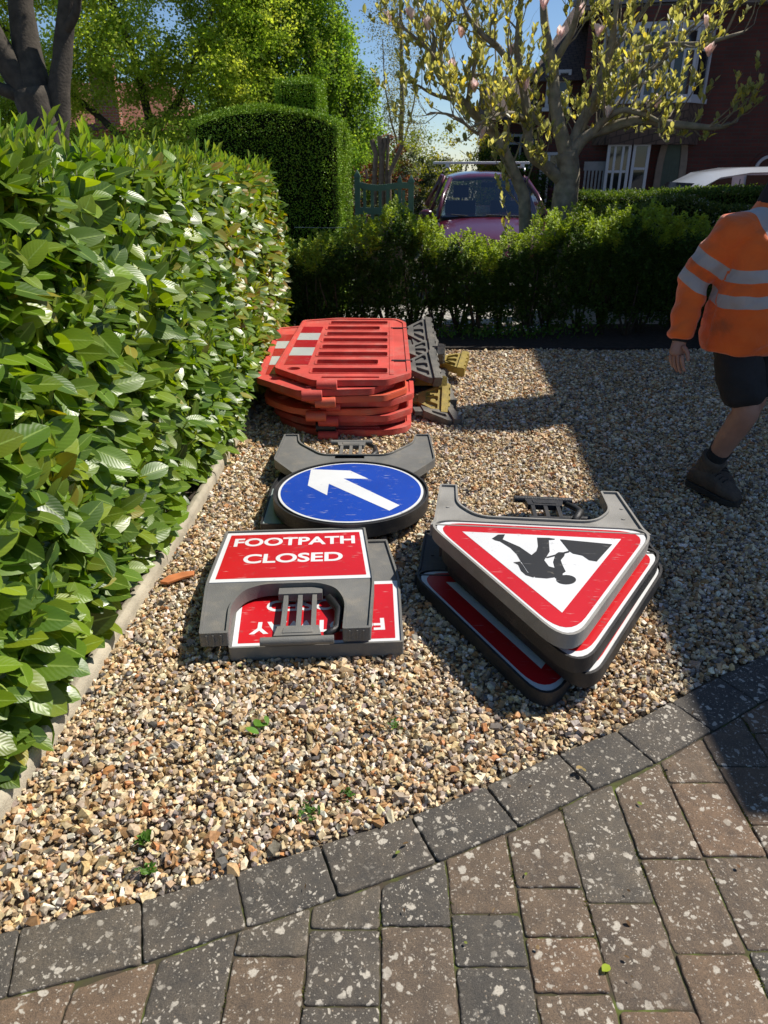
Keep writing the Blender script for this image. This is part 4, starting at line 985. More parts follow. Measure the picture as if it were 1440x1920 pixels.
def limb(mb, pts, r0, r1, n=9, wob=0.0):
    P = [Vector(p) for p in pts]; out = []
    for i in range(len(P) - 1):
        a, b = P[i], P[i + 1]; p0 = P[i - 1] if i else a - (b - a); p3 = P[i + 2] if i + 2 < len(P) else b + (b - a)
        for j in range(4):
            t = j / 4
            q = 0.5 * ((2 * a) + (b - p0) * t + (2 * p0 - 5 * a + 4 * b - p3) * t * t + (-p0 + 3 * a - 3 * b + p3) * t ** 3)
            out.append(q + Vector(noise.noise_vector(q * 2.2)) * wob)
    out.append(P[-1]); k = len(out); rad = [r0 + (r1 - r0) * (i / (k - 1)) for i in range(k)]
    rad = [r * (1 + 0.10 * noise.noise(out[i] * 5)) for i, r in enumerate(rad)]
    mb.tube(out, rad, n); return out, rad
def branch_out(mb, pts, rad, depth, tips, spread=0.7, ln=0.55, up=0.35, every=3, n=5):
    for i in range(2, len(pts), every):
        for _ in range(2 if depth > 0 else 1):
            d = (pts[i] - pts[i - 1]).normalized(); v = Vector(rand_dirs(1)[0]); v = (v - d * v.dot(d)).normalized()
            dd = (d * 0.55 + v * spread + Vector((0, 0, up))).normalized(); L = ln * random.uniform(0.5, 1.1)
            p = [pts[i], pts[i] + dd * L * 0.4 + Vector(rand_dirs(1)[0]) * 0.06 * L, pts[i] + dd * L * 0.75 + Vector((0, 0, 0.12 * L)) + Vector(rand_dirs(1)[0]) * 0.08 * L, pts[i] + dd * L + Vector((0, 0, 0.25 * L))]
            r0 = min(rad[i] * 0.5, 0.014 * (L / 0.5))
            mb.tube(p, [r0, r0 * 0.75, r0 * 0.5, r0 * 0.3], n, cap=False)
            tips.append((p[-1], (p[-1] - p[-2]).normalized()))
            if depth > 0:
                branch_out(mb, p, [r0, r0 * 0.8, r0 * 0.6, r0 * 0.4], depth - 1, tips, spread, ln * 0.55, up * 1.3, 1, 4)

def build_magnolia():
    y0 = 8.55
    t = empty('magnolia_tree', (1.98, y0, 0.0), 0, 'spreading magnolia tree with twisting grey limbs, yellow-green leaves and a few pink-white blooms', 'tree')
    def A(px, py, dy=0.0): return AT(px, py, y0 + dy)
    tr = MB(); base = A(1050, 470); base.z = 0.0
    limb(tr, [base, A(1052, 440), A(1058, 385), A(1064, 330), A(1062, 285)], 0.150, 0.120, 14, 0.01)
    limb(tr, [A(1064, 320), A(1050, 250), A(1040, 190, 0.1), A(1036, 110, 0.2), A(1020, 20, 0.2), A(1010, -70, 0.2)], 0.085, 0.028, 10, 0.03)
    tr.build('trunk', M['bark'], t, smooth=True)
    specs = [
        ([A(1060, 305), A(1095, 258), A(1150, 235), A(1200, 226, -0.1), A(1260, 234, -0.2), A(1325, 241, -0.3), A(1368, 233, -0.3)], 0.085, 0.03),
        ([A(1110, 252), A(1135, 222, -.1), A(1165, 203, -.2), A(1200, 212, -.2), A(1235, 228, -.3)], 0.05, 0.03),
        ([A(1062, 290), A(1088, 235, .1), A(1125, 165, .2), A(1145, 90, .3), A(1152, 40, .3), A(1168, -40, .3)], 0.085, 0.03),
        ([A(1125, 165, .2), A(1170, 105, .1), A(1240, 88, 0), A(1320, 78, -.2), A(1395, 60, -.3)], 0.055, 0.018),
        ([A(1100, 215, .1), A(1150, 180, .4), A(1215, 135, .5), A(1260, 100, .6), A(1310, 40, .6)], 0.05, 0.015),
        ([A(1048, 335), A(1020, 310, -.1), A(995, 285, -.2), A(990, 230, -.2), A(975, 150, -.3), A(972, 60, -.3), A(980, -50, -.3)], 0.085, 0.03),
        ([A(1050, 250), A(1005, 225, .2), A(965, 190, .3), A(925, 150, .4), A(890, 140, .4), A(845, 150, .5)], 0.06, 0.015),
        ([A(1036, 120, .2), A(1070, 60, .1), A(1085, 0, 0), A(1090, -60, 0)], 0.05, 0.02),
        ([A(985, 230, -.2), A(950, 210, -.5), A(925, 215, -.7), A(880, 240, -.8)], 0.035, 0.012),
        ([A(1090, 235, .1), A(1120, 240, .6), A(1180, 170, .9), A(1230, 150, 1.1)], 0.04, 0.012),
        ([A(975, 150, -.3), A(935, 90, -.4), A(900, 60, -.5), A(870, 20, -.5), A(860, -40, -.5)], 0.045, 0.015),
        ([A(1145, 90, .3), A(1185, 50, .5), A(1215, 0, .6), A(1230, -50, .6)], 0.04, 0.015),
    ]
    # second stem rising beside the trunk and leaning left
    b2 = A(985, 480, -0.15); b2.z = 0.0
    stem2 = [b2, A(985, 400, -.15), A(972, 345, -.15), A(945, 285, -.2), A(918, 238, -.2), A(875, 198, -.3), A(830, 150, -.3), A(812, 110, -.4), A(815, 70, -.4)]
    specs += [(stem2, 0.088, 0.035),
              ([A(820, 120, -.35), A(800, 90, -.5), A(770, 60, -.6), A(745, 40, -.6)], 0.03, 0.01),
              ([A(860, 188, -.3), A(810, 178, -.5), A(775, 160, -.6)], 0.028, 0.01),
              ([A(875, 198, -.3), A(890, 130, -.2), A(895, 70, -.1), A(885, 20, 0)], 0.035, 0.012),
              ([A(918, 238, -.2), A(895, 245, -.5), A(850, 215, -.7), A(800, 215, -.7)], 0.028, 0.01),
              ([A(830, 150, -.3), A(825, 70, -.2), A(850, 20, -.1), A(845, -40, 0)], 0.03, 0.012)]
    tips = []; tw = MB()
    for pts, r0, r1 in specs:
        m = MB(); P, rad = limb(m, pts, r0 * 0.82, r1 * 0.75, 9, 0.035); m.build('limb', M['bark'], t, smooth=True)
        branch_out(tw, P, rad, 1, tips, 0.85, 0.42, 0.45, 2)
    tw.build('twigs', M['bark'], t, smooth=True)
    Tm, Fm, UVm = leaf_template(4, 0.24, 0.12, 0.05, 0.7)
    LP, LD, LN, LL, LC = [], [], [], [], []
    for p, d in tips:
        if random.random() < 0.05: continue
        k = random.randint(5, 11)
        for j in range(k):
            a = j * 2.4 + random.random(); sd = d.orthogonal().normalized(); s2 = d.cross(sd); side = sd * math.cos(a) + s2 * math.sin(a)
            up = Vector((0, 0, 1)); LP.append(p - d * random.uniform(0, 0.16)); LD.append(up * random.uniform(0.5, 1.3) + d * 0.5 + side * 0.8); LN.append(-side + up * 0.3)
            LL.append(random.uniform(0.045, 0.095)); LC.append(np.array([(0.28, 0.29, 0.11), (0.38, 0.38, 0.18), (0.48, 0.42, 0.09), (0.17, 0.19, 0.08)][rng.choice(4, p=[.4, .3, .12, .18])]) * random.uniform(0.8, 1.2))
    LP, LD, LN, LL, LC = map(np.array, (LP, LD, LN, LL, LC))
    V, Fq = leaves(Tm, Fm, LP, LD, LN, LL)
    np_mesh('foliage', V, Fq, [M['magnolia_leaf']], t, col=np.repeat(LC, len(Tm), 0), uv=np.tile(UVm, (len(LP), 1)), smooth=True)
    # blooms: six upright petals each
    Tp, Fp, _ = leaf_template(4, 0.26, 0.30, -0.10, 0.8)
    spots = [(728, 35, -.5), (803, 45, -.5), (847, 125, -.3), (890, 163, -.3), (985, 160, -.4), (1050, 65, -.2), (1020, 8, -.1), (1232, 192, -.3), (1330, 95, -.3), (1326, 42, -.3), (1122, 58, 0), (903, 250, -.5), (1218, 200, -.3), (770, 30, -.6), (960, 95, -.2), (1180, 120, .2), (1090, 20, 0), (1140, 210, -.2), (865, 60, -.4)]
    for (px, py, dy) in spots:
        c = A(px, py, dy); f = rng.uniform(0, 6.28); LP, LD, LN = [], [], []
        for j in range(7):
            a = f + j * 2 * math.pi / 7; s_ = Vector((math.cos(a), math.sin(a), 0)); op = 0.25 + 0.5 * random.random()
            LP.append(c + s_ * 0.008 - Vector((0, 0, 0.05))); LD.append(Vector((0, 0, 1)) + s_ * op); LN.append(-s_ + Vector((0, 0, op)))
        V, Fq = leaves(Tp, Fp, np.array(LP), np.array(LD), np.array(LN), rng.uniform(0.10, 0.135, 7))
        col = np.repeat(pick_cols(7, [(0.86, 0.74, 0.72), (0.88, 0.82, 0.80)], None, 0.04), len(Tp), 0)
        np_mesh('bloom', V, Fq, [M['petal']], t, col=col, smooth=True)
build_magnolia()

def bg_tree(name, loc, label, trunk, limbs_, cents, rads, n, size, pal, wts=None, clump=0.5, bark='dark_bark', flat=0.7, tips_d=0):
    t = empty(name, loc, 0, label, 'tree'); g = MB(); L = Vector(loc)
    P, rad = limb(g, [L + Vector(p) for p in trunk[0]], trunk[1], trunk[2], 12, 0.03)
    for pts, r0, r1 in limbs_: limb(g, [L + Vector(p) for p in pts], r0, r1, 8, 0.06)
    g.build('trunk', M[bark], t, smooth=True)
    crown(t, 'crown', [L + Vector(c) for c in cents], rads, n, size, pal, wts, clump, flat=flat)
    return t
def build_trees():
    YG = [(0.27, 0.36, 0.06), (0.36, 0.44, 0.075), (0.18, 0.27, 0.045), (0.44, 0.49, 0.09)]
    # dark forked trunk on the far left, its crown above the frame
    x, y = -5.15, 12.2
    t = empty('street_tree', (x, y, -0.25), 0, 'dark thick forked trunk rising behind the left end of the laurel hedge', 'tree'); g = MB()
    limb(g, [(x + .12, y, -.3), (x + .1, y, 1.0), (x + .05, y, 2.0), (x - .05, y, 2.6)], 0.36, 0.27, 14, 0.02)
    limb(g, [(x + .02, y, 2.1), (x - .35, y, 3.0), (x - .62, y - .1, 3.8), (x - .95, y - .1, 4.8), (x - 1.3, y, 6.5)], 0.20, 0.12, 10, 0.04)
    limb(g, [(x - .0, y, 2.3), (x - .1, y + .2, 3.2), (x - .05, y + .3, 4.3), (x - .1, y + .3, 6.5)], 0.24, 0.12, 10, 0.04)
    limb(g, [(x + .15, y, 1.8), (x + .38, y + .1, 2.8), (x + .55, y + .2, 3.5), (x + .95, y + .2, 4.6), (x + 1.4, y, 6.4)], 0.17, 0.09, 10, 0.04)
    limb(g, [(x - .1, y, 2.4), (x - .55, y - .2, 2.7), (x - 1.0, y - .3, 3.1), (x - 1.8, y - .4, 3.9)], 0.10, 0.05, 8, 0.05)
    limb(g, [(x + .5, y + .15, 3.3), (x + .8, y, 3.6), (x + 1.1, y - .1, 4.2)], 0.08, 0.03, 8, 0.05)
    g.build('trunk', M['dark_bark'], t, smooth=True)
    crown(t, 'crown', [(x - 1, y, 7.2), (x + 1.3, y, 7.4), (x, y + 1, 8.6), (x - 2.4, y - .2, 5.6), (x - 1.9, y + .6, 4.3)], [(2, 2, 1.6), (2, 2, 1.5), (2, 2, 1.5), (1.2, 1.2, 1.0), (.9, .9, .6)], 18000, 0.07, YG, [5, 4, 3, 1], 0.35)
    # broad yellow-green maple
    bg_tree('maple_tree', (-5.7, 18.5, -0.4), 'broad yellow-green tree in fresh leaf behind the laurel hedge', ([(0.6, 0, 0), (0.5, 0, 1.8), (0.4, 0, 3)], 0.2, 0.14),
            [([(.5, 0, 1.7), (-.6, 0, 2.8), (-2, 0.2, 4), (-3, .3, 5.2)], .10, .04), ([(.4, 0, 2.6), (1.2, .2, 3.6), (2, 0, 5)], .10, .04), ([(.4, 0, 2.8), (.2, -.5, 4.6), (-.4, -.8, 6)], .10, .04), ([(.4, 0, 2.2), (1.5, -.4, 2.8), (2.6, -.6, 3.2)], .07, .03)],
            [(-2.3, 0, 3.5), (0, -.5, 4.2), (1.9, 0, 3.6), (-1, .5, 6.2), (1.3, .3, 6.3), (-3.2, .4, 5.4), (2.6, .5, 5.0), (.9, -.8, 2.5), (-1.5, -.9, 2.3), (2.5, -.6, 2.4), (-3.3, -.2, 2.9)],
            [(1.5, 1.3, 1.0), (1.5, 1.3, 1.1), (1.5, 1.3, 1.0), (2, 1.6, 1.2), (2, 1.6, 1.2), (1.3, 1.2, 1.2), (1.3, 1.2, 1.2), (1.1, .8, .55), (1.0, .8, .5), (.9, .8, .6), (.9, .8, .7)], 150000, 0.070, YG, [4, 5, 2, 3], 0.30)
    # tall dense hornbeam
    bg_tree('hornbeam_tree', (-1.45, 20.5, -0.4), 'tall dense bright green tree with upright growth in the middle of the skyline', ([(0, 0, 0), (0, 0, 2), (-.4, 0, 5), (-.7, 0, 8)], 0.26, 0.08),
            [([(0, 0, 1.4), (-.9, -.3, 3), (-1.3, -.5, 5.5)], .12, .05), ([(0, 0, 1.4), (.5, -.3, 3), (.2, -.5, 4.6)], .10, .04), ([(0, 0, 1.8), (-.2, -1, 3.3), (-.4, -1.1, 5)], .08, .03)],
            [(-.9, 0, 6.8), (-.5, -.6, 5.4), (-1.5, -.3, 4.6), (.15, -.2, 4.1), (-.3, -1.1, 3.6), (.85, 0, 2.9), (-1.7, -.4, 2.9), (.3, -1.3, 2.3), (1.15, .2, 1.9), (-.9, -1.2, 2.1), (-.9, 0, 8.2), (-1.9, .1, 4.8), (-2.0, .1, 3.2), (-1.6, .1, 6.2), (.45, .1, 3.5), (-.2, .1, 4.7)],
            [(1.1, 1.1, 1.7), (1.0, 1.0, 1.5), (1.0, .9, 1.5), (.8, .8, 1.3), (1.0, .8, 1.3), (.65, .7, 1.0), (.9, .8, 1.0), (.9, .6, .8), (.65, .6, .8), (.9, .6, .8), (.8, .9, 1.2), (.9, .8, 1.3), (.9, .8, 1.2), (.9, .8, 1.3), (.8, .8, 1.1), (.7, .8, 1.1)], 125000, 0.072, [(0.14, 0.23, 0.035), (0.19, 0.29, 0.045), (0.08, 0.14, 0.025), (0.26, 0.34, 0.055)], [4, 4, 2, 2], 0.20, flat=1.5)
    # sparse pale birch far behind
    bg_tree('birch_tree', (0.55, 30, -0.4), 'hazy thin-leaved birch just right of the tall dense tree', ([(0, 0, 0), (.1, 0, 4), (0, 0, 8)], 0.12, 0.05),
            [([(0, 0, 2), (.5, 0, 4), (.7, 0, 5.5)], .04, .015), ([(0, 0, 2.5), (-.5, 0, 4.5), (-.6, 0, 6)], .04, .015)],
            [(0, 0, 5), (.1, 0, 3.4), (-.3, 0, 6.8), (.4, 0, 2.2)], [(.8, .8, 1.5), (.9, .8, 1.2), (.7, .7, 1.4), (.8, .8, .8)], 9000, 0.06, [(0.16, 0.15, 0.06), (0.20, 0.19, 0.06)], None, 0.35, 'bark', 1.3)
    # yellow shrubs at the roadside, left of the houses
    for (x, y, z, rx, rz_, lab, pal, n) in ((2.1, 21, 1.6, 1.3, 1.0, 'yellow-flowering shrub behind the maroon car', [(0.30, 0.27, 0.03), (0.20, 0.22, 0.03)], 6000),
                                            (0.9, 24, 1.7, 1.3, 1.0, 'pale yellow-green bush beyond the gate', [(0.26, 0.27, 0.05), (0.17, 0.20, 0.04)], 5500),
                                            (3.3, 20, 1.1, 1.0, 1.4, 'dark green bush beside the brick houses', [(0.03, 0.06, 0.012), (0.05, 0.09, 0.02)], 6000)):
        t = empty('shrub', (x, y, -0.4), 0, lab, 'shrub'); g = MB()
        for k in range(4): g.tube([(x, y, -.4), (x + random.uniform(-.5, .5), y + random.uniform(-.3, .3), z)], [.04, .02], 6)
        g.build('stems', M['dark_bark'], t, smooth=True)
        crown(t, 'crown', [(x, y, z), (x - rx * .5, y, z - .6), (x + rx * .5, y, z - .7)], [(rx, .9, rz_), (rx * .7, .8, .8), (rx * .7, .8, .8)], n, 0.07, pal, None, 0.25)
    # far belt closing the horizon between the trees
    t = empty('tree_belt', (-9, 32, -.4), 0, 'dark mass of trees closing the horizon far behind the left-hand trees', 'trees'); t['kind'] = 'stuff'
    cs = [(-24 + i * 2.3, 32 + (i % 3), 1.2 + (i % 2) * .8) for i in range(11)]
    crown(t, 'crown', cs, [(1.9, 1.2, 2.0)] * len(cs), 26000, 0.19, [(0.05, 0.09, 0.02), (0.08, 0.13, 0.025), (0.12, 0.16, 0.03)], None, 0.5)
build_trees()

def build_mid_shrubs():
    # photinia / cotoneaster mass
    t = empty('cotoneaster_bush', (0.95, 15.6, -0.4), 0, 'dark rounded bush speckled with pale leaves, left of the maroon car', 'bush')
    crown(t, 'foliage', [(1.15, 15.6, 1.0), (0.6, 15.7, 1.3), (0.3, 15.6, 0.5), (1.2, 15.6, 0.3)], [(.55, .5, .7), (.6, .5, .7), (.7, .5, .8), (.6, .5, .7)], 13000, 0.05, [(0.03, 0.05, 0.02), (0.07, 0.09, 0.05), (0.20, 0.20, 0.17), (0.14, 0.05, 0.03)], [5, 4, 2, 1.2], 0.12, 'small_leaf')
    g = MB()
    for k in range(5): g.tube([(0.9, 15.6, -.4), (0.9 + random.uniform(-.5, .3), 15.6, 0.9)], [.03, .015], 6)
    g.build('stems', M['dark_bark'], t, smooth=True)
    t = empty('red_leaved_bush', (-0.25, 12.6, -0.2), 0, 'russet-leaved bush behind the green gate', 'bush')
    crown(t, 'foliage', [(-0.35, 12.6, 1.2), (0.1, 12.8, 1.5), (-0.6, 12.6, 0.6)], [(.55, .4, .6), (.4, .4, .5), (.6, .4, .6)], 7000, 0.045, [(0.16, 0.05, 0.03), (0.10, 0.06, 0.03), (0.06, 0.07, 0.03)], None, 0.13, 'small_leaf')
    # hard-pruned stump
    t = empty('pruned_shrub', (0.05, 11.3, -0.15), 0, 'hard-pruned shrub of bare sawn-off branches behind the gate', 'shrub'); g = MB()
    A = lambda px, py, dy=0: AT(px, py, 11.3 + dy)
    for pts, r in (([(702, 330), (705, 290), (697, 262)], .035), ([(715, 335), (716, 300), (712, 255)], .04), ([(716, 300), (722, 270), (720, 258)], .028), ([(730, 330), (733, 320), (754, 272)], .03),
                   ([(724, 330), (727, 290), (728, 253)], .022), ([(700, 330), (689, 335), (686, 318)], .02), ([(740, 270), (735, 258), (722, 255)], .006), ([(708, 262), (730, 262), (752, 255)], .006)):
        P = [A(*p) for p in pts]; b0 = P[0].copy(); 
        if r > 0.01: b0.z = 0.1
        g.tube([b0] + P, [r * 1.1] + [r] * len(P), 8)
    g.build('branches', mat('sawn_wood', (0.22, 0.16, 0.11), 0.85, 0.3, 20, 0.5, 60), t, smooth=False)
    crown(t, 'foliage', [(-0.05, 11.3, 1.0), (0.2, 11.3, 1.05)], [(.25, .15, .12), (.15, .12, .1)], 700, 0.03, [(0.12, 0.14, 0.03), (0.08, 0.1, 0.03)], None, 0.06, 'small_leaf')
    # twiggy bare bush below the gate and small green clump by the topiary
    t = empty('bare_bush', (0.0, 9.4, 0.0), 0, 'brown twiggy bush in front of the green gate', 'bush'); g = MB()
    for k in range(260):
        x = random.uniform(-.35, .3); y = 9.4 + random.uniform(-.15, .15); h = random.uniform(.7, .98)
        g.tube([(x, y, 0), (x + random.uniform(-.1, .1), y, h * .6), (x + random.uniform(-.18, .18), y + random.uniform(-.05, .05), h)], [.005, .004, .002], 4, cap=False)
    g.build('twigs', mat('dry_twig', (0.14, 0.11, 0.085), 0.9, 0.3, 10), t)
build_mid_shrubs()

# ================================================================== GATE
def build_gate():
    m = mat('green_paint', (0.095, 0.20, 0.14), 0.5, 0.12, 4, 0.1, 60, dirt=(0.06, 0.10, 0.07), dirt_amt=0.4)
    t = empty('wooden_gate', (0.0, 10.0, 0.0), 0, 'green painted wooden gate with a curved top rail beside the topiary', 'gate'); y = 10.0
    def post(x, top, w_=0.07):
        b = MB(); b.bx(x - w_ / 2, x + w_ / 2, y - w_ / 2, y + w_ / 2, -0.05, top - 0.07)
        b.loft([[Vector((x + a * s, y + c_ * s, z)) for a, c_ in ((-1, -1), (1, -1), (1, 1), (-1, 1))] for s, z in ((w_ * .62, top - .07), (w_ * .62, top - .055), (0.004, top + .02))])
        b.build('post', m, t, bevel=0.003, recalc=True)
    post(-0.34, 1.53); post(0.20, 1.47, .05); post(0.345, 1.47)
    b = MB(); top = []
    for i in range(15):
        u = i / 14; x = -0.34 + 0.68 * u; z = 1.42 - 0.05 * u ** 1.2 - 0.03 * math.sin(u * math.pi * 1.6)
        top.append((x, z))
    for i in range(14):
        (x0, z0), (x1, z1) = top[i], top[i + 1]
        b.add([(x0, y - .03, z0 - .07), (x1, y - .03, z1 - .07), (x1, y + .02, z1 - .07), (x0, y + .02, z0 - .07), (x0, y - .03, z0), (x1, y - .03, z1), (x1, y + .02, z1), (x0, y + .02, z0)],
              [(0, 3, 2, 1), (4, 5, 6, 7), (0, 1, 5, 4), (1, 2, 6, 5), (2, 3, 7, 6), (3, 0, 4, 7)])
    b.build('top_rail', m, t)
    b = MB(); b.bx(-.34, .345, y - .028, y + .02, 1.03, 1.11); b.build('rail', m, t, bevel=.003); b = MB(); b.bx(-.34, .345, y - .028, y + .02, 0.25, 0.34); b.build('rail', m, t, bevel=.003)
    for k in range(6):
        x = -.25 + k * .1; b = MB(); b.bx(x - .02, x + .02, y - .024, y + .014, 0.34, 1.345 - k * .006); b.build('slat', m, t, bevel=.002)
build_gate()

# ================================================================== VEHICLES
def paint(name, col, rough=0.28): return mat(name, col, rough, 0.04, 3, 0, coat=1.0)
def wheel(parent, c, r=0.33, w_=0.21, side=1):
    b = MB(); pr = [(0.0, r * .62), (0.02, r * .64), (0.03, r * .93), (0.06, r), (w_ - .06, r), (w_ - .03, r * .93), (w_ - .02, r * .64), (w_, r * .62)]
    rings = [[Vector((c[0] + (q[0] - w_ / 2), c[1] + q[1] * math.cos(a), c[2] + q[1] * math.sin(a))) for q in pr] for a in [2 * math.pi * k / 28 for k in range(29)]]
    b.loft(rings, closed=False, cap=False); tyre = b.build('wheel', mat('tyre', (0.02, 0.02, 0.02), 0.85), parent, smooth=True, recalc=True)
    k = MB(); x = c[0] + side * (w_ / 2 - .02)
    for s in range(5):
        a = 2 * math.pi * s / 5; k.tube([(x, c[1], c[2]), (x, c[1] + math.cos(a) * r * .6, c[2] + math.sin(a) * r * .6)], [.045, .03], 6)
    k.tube([(x - side * .03, c[1], c[2]), (x + side * .012, c[1], c[2])], r * .18, 14); k.tube([(x - side * .05, c[1], c[2]), (x - side * .045, c[1], c[2])], r * .62, 24)
    k.build('rim', mat('alloy', (0.45, 0.45, 0.46), 0.3, metal=0.9), tyre, world=True)
def build_car():
    cx, y0, g = 1.575, 10.05, -0.12       # front bumper at y0, car nose towards the camera
    t = empty('parked_car', (cx, y0 + 2.1, g), 0, 'maroon hatchback facing the camera with a silver roof bar, parked behind the hedge', 'car')
    body = paint('maroon_paint', (0.080, 0.006, 0.020)); blk = mat('black_trim', (0.015, 0.015, 0.015), 0.5); gl = glass_mat('car_glass', (0.015, 0.02, 0.025))
    def ring(y, hw, zb, zs, zt, crown_):   # lower body cross-section
        p = []
        for (u, z) in ((-.86, zb), (-.98, zb + .12), (-1.0, zs * .6 + zb * .4), (-.98, zs), (-.90, zs + (zt - zs) * .55), (-.70, zt - .01), (-.35, zt + crown_ * .8), (0, zt + crown_), (.35, zt + crown_ * .8), (.70, zt - .01), (.90, zs + (zt - zs) * .55), (.98, zs), (1.0, zs * .6 + zb * .4), (.98, zb + .12), (.86, zb)):
            p.append(Vector((cx + u * hw, y0 + y, g + z)))
        return p
    b = MB(); b.loft([ring(0.0, .62, .35, .52, .58, .0), ring(.06, .78, .28, .60, .68, .0), ring(.22, .86, .24, .70, .80, .01), ring(.55, .885, .22, .78, .90, .02), ring(1.0, .895, .22, .86, .99, .03), ring(1.22, .90, .22, .90, 1.04, .03),
                      ring(1.6, .90, .22, .93, 1.05, .0), ring(2.6, .90, .22, .95, 1.06, .0), ring(3.6, .89, .22, .97, 1.08, 0), ring(4.05, .86, .26, .98, 1.08, 0), ring(4.22, .78, .34, .92, .98, 0)], cap=True)
    b.build('body', body, t, smooth=True, recalc=True, sub=1)
    # roof shell with pillars
    zr = g + 1.64; ys = [y0 + 1.86, y0 + 2.2, y0 + 2.9, y0 + 3.5, y0 + 3.78]; hw = [.575, .60, .60, .575, .53]; dz = [-.055, 0, .01, -.02, -.07]
    r = MB(); rings = [[Vector((cx + u * h, y, zr + d - .09 * abs(u) ** 3.5)) for u in (-1, -.85, -.5, 0, .5, .85, 1)] + [Vector((cx + u * h, y, zr + d - .04 - .09 * abs(u) ** 3.5)) for u in (1, .5, -.5, -1)] for y, h, d in zip(ys, hw, dz)]
    r.loft(rings); r.build('roof', body, t, smooth=True, recalc=True, sub=1)
    for s in (-1, 1):
        p = MB(); p.tube([(cx + s * .80, y0 + 1.16, g + 1.03), (cx + s * .70, y0 + 1.52, g + 1.32), (cx + s * .575, y0 + 1.87, zr - .10)], [.034, .030, .034], 8); p.build('pillar', body, t, smooth=True)
        p = MB(); p.tube([(cx + s * .83, y0 + 2.35, g + 1.04), (cx + s * .62, y0 + 2.4, zr - .07)], .03, 8); p.build('pillar', body, t, smooth=True); p = MB(); p.tube([(cx + s * .80, y0 + 3.95, g + 1.08), (cx + s * .55, y0 + 3.70, zr - .08)], .05, 8); p.build('pillar', body, t, smooth=True)
        q = MB(); q.add([(cx + s * .80, y0 + 1.25, g + 1.06), (cx + s * .83, y0 + 2.3, g + 1.05), (cx + s * .62, y0 + 2.34, zr - .10), (cx + s * .585, y0 + 1.9, zr - .13)], [(0, 1, 2, 3) if s > 0 else (3, 2, 1, 0)])
        q.add([(cx + s * .83, y0 + 2.4, g + 1.05), (cx + s * .80, y0 + 3.85, g + 1.09), (cx + s * .56, y0 + 3.62, zr - .11), (cx + s * .62, y0 + 2.42, zr - .10)], [(0, 1, 2, 3) if s > 0 else (3, 2, 1, 0)])
        mside = bpy.data.materials.get('clear_glass') or clear_glass()
        q.build('side_window', mside, t)
        mi = MB(); mi.loft([[Vector((cx + s * (.95 + .11 * math.cos(a) * k), y0 + 1.38 + yy, g + 1.06 + .075 * math.sin(a) * k)) for a in [2 * math.pi * j / 14 for j in range(14)]] for yy, k in ((0, .55), (.02, .95), (.08, 1), (.13, .85), (.15, .5))])
        mi.tube([(cx + s * .80, y0 + 1.45, g + 1.02), (cx + s * .88, y0 + 1.45, g + 1.03)], .025, 8); mi.build('door_mirror', body, t, smooth=True, recalc=True)
        h = MB(); h.loft([[Vector((cx + s * (.60 + .17 * math.cos(a) * k), y0 + .10 + yy + abs(math.cos(a)) * .05, g + .66 + .085 * math.sin(a) * k)) for a in [2 * math.pi * j / 16 for j in range(16)]] for yy, k in ((.08, 1), (0.0, 1), (-.03, .8))])
        h.build('headlight', mat('lamp_glass', (0.5, 0.52, 0.55), 0.1), t, smooth=True, recalc=True)
        for yy in (.78, 3.42): wheel(t, (cx + s * .79, y0 + yy, g + .33), .33, .2, s)
        rl = MB(); rl.tube([(cx + s * .56, y0 + 1.98, zr + .0), (cx + s * .58, y0 + 2.1, zr + .045), (cx + s * .585, y0 + 2.5, zr + .055), (cx + s * .56, y0 + 3.5, zr + .03), (cx + s * .54, y0 + 3.62, zr - .03)], .013, 6)
        rl.build('roof_rail', mat('silver_rail', (0.5, 0.5, 0.5), 0.35, metal=.8), t, smooth=True)
    w_ = MB(); grid = []
    for j in range(5):
        v = j / 4; y = y0 + 1.14 + .73 * v; z = g + 1.035 + (zr - .085 - g - 1.035) * v; hw_ = .775 - .205 * v
        for i in range(9):
            u = -1 + i / 4; grid.append((cx + u * hw_, y + .10 * u * u * (1 - .4 * v) - .02, z + .02 * (1 - u * u)))
    w_.add(grid, [(j * 9 + i, j * 9 + i + 1, (j + 1) * 9 + i + 1, (j + 1) * 9 + i) for j in range(4) for i in range(8)])
    w_.build('windscreen', bpy.data.materials['clear_glass'], t, smooth=True)
    cab = MB(); cab.bx(cx - .74, cx + .74, y0 + 1.25, y0 + 1.55, g + .9, g + 1.045); cab.build('dashboard', blk, t, bevel=.03)
    st = MB(); 
    for a in range(18):
        pass
    st.tube([(cx + .36 + .17 * math.cos(2 * math.pi * a / 20), y0 + 1.62, g + 1.05 + .15 * math.sin(2 * math.pi * a / 20)) for a in range(21)], .014, 6); st.build('steering_wheel', blk, t, smooth=True)
    for s in (-1, 1):
        se = MB(); se.bx(cx + s * .36 - .24, cx + s * .36 + .24, y0 + 2.25, y0 + 2.38, g + .6, g + 1.22); se.bx(cx + s * .36 - .12, cx + s * .36 + .12, y0 + 2.27, y0 + 2.36, g + 1.26, g + 1.44)
        se.tube([(cx + s * .36, y0 + 2.31, g + 1.2), (cx + s * .36, y0 + 2.31, g + 1.3)], .02, 6); se.build('seat', blk, t, bevel=.03)
    rm = MB(); rm.bx(cx - .11, cx + .11, y0 + 1.80, y0 + 1.82, zr - .22, zr - .15); rm.build('rear_view_mirror', blk, t, bevel=.01)
    gr = MB(); gr.bx(cx - .34, cx + .34, y0 - .012, y0 + .02, g + .50, g + .57); gr.bx(cx - .5, cx + .5, y0 - .006, y0 + .03, g + .30, g + .40); gr.build('grille', blk, t, bevel=.01)
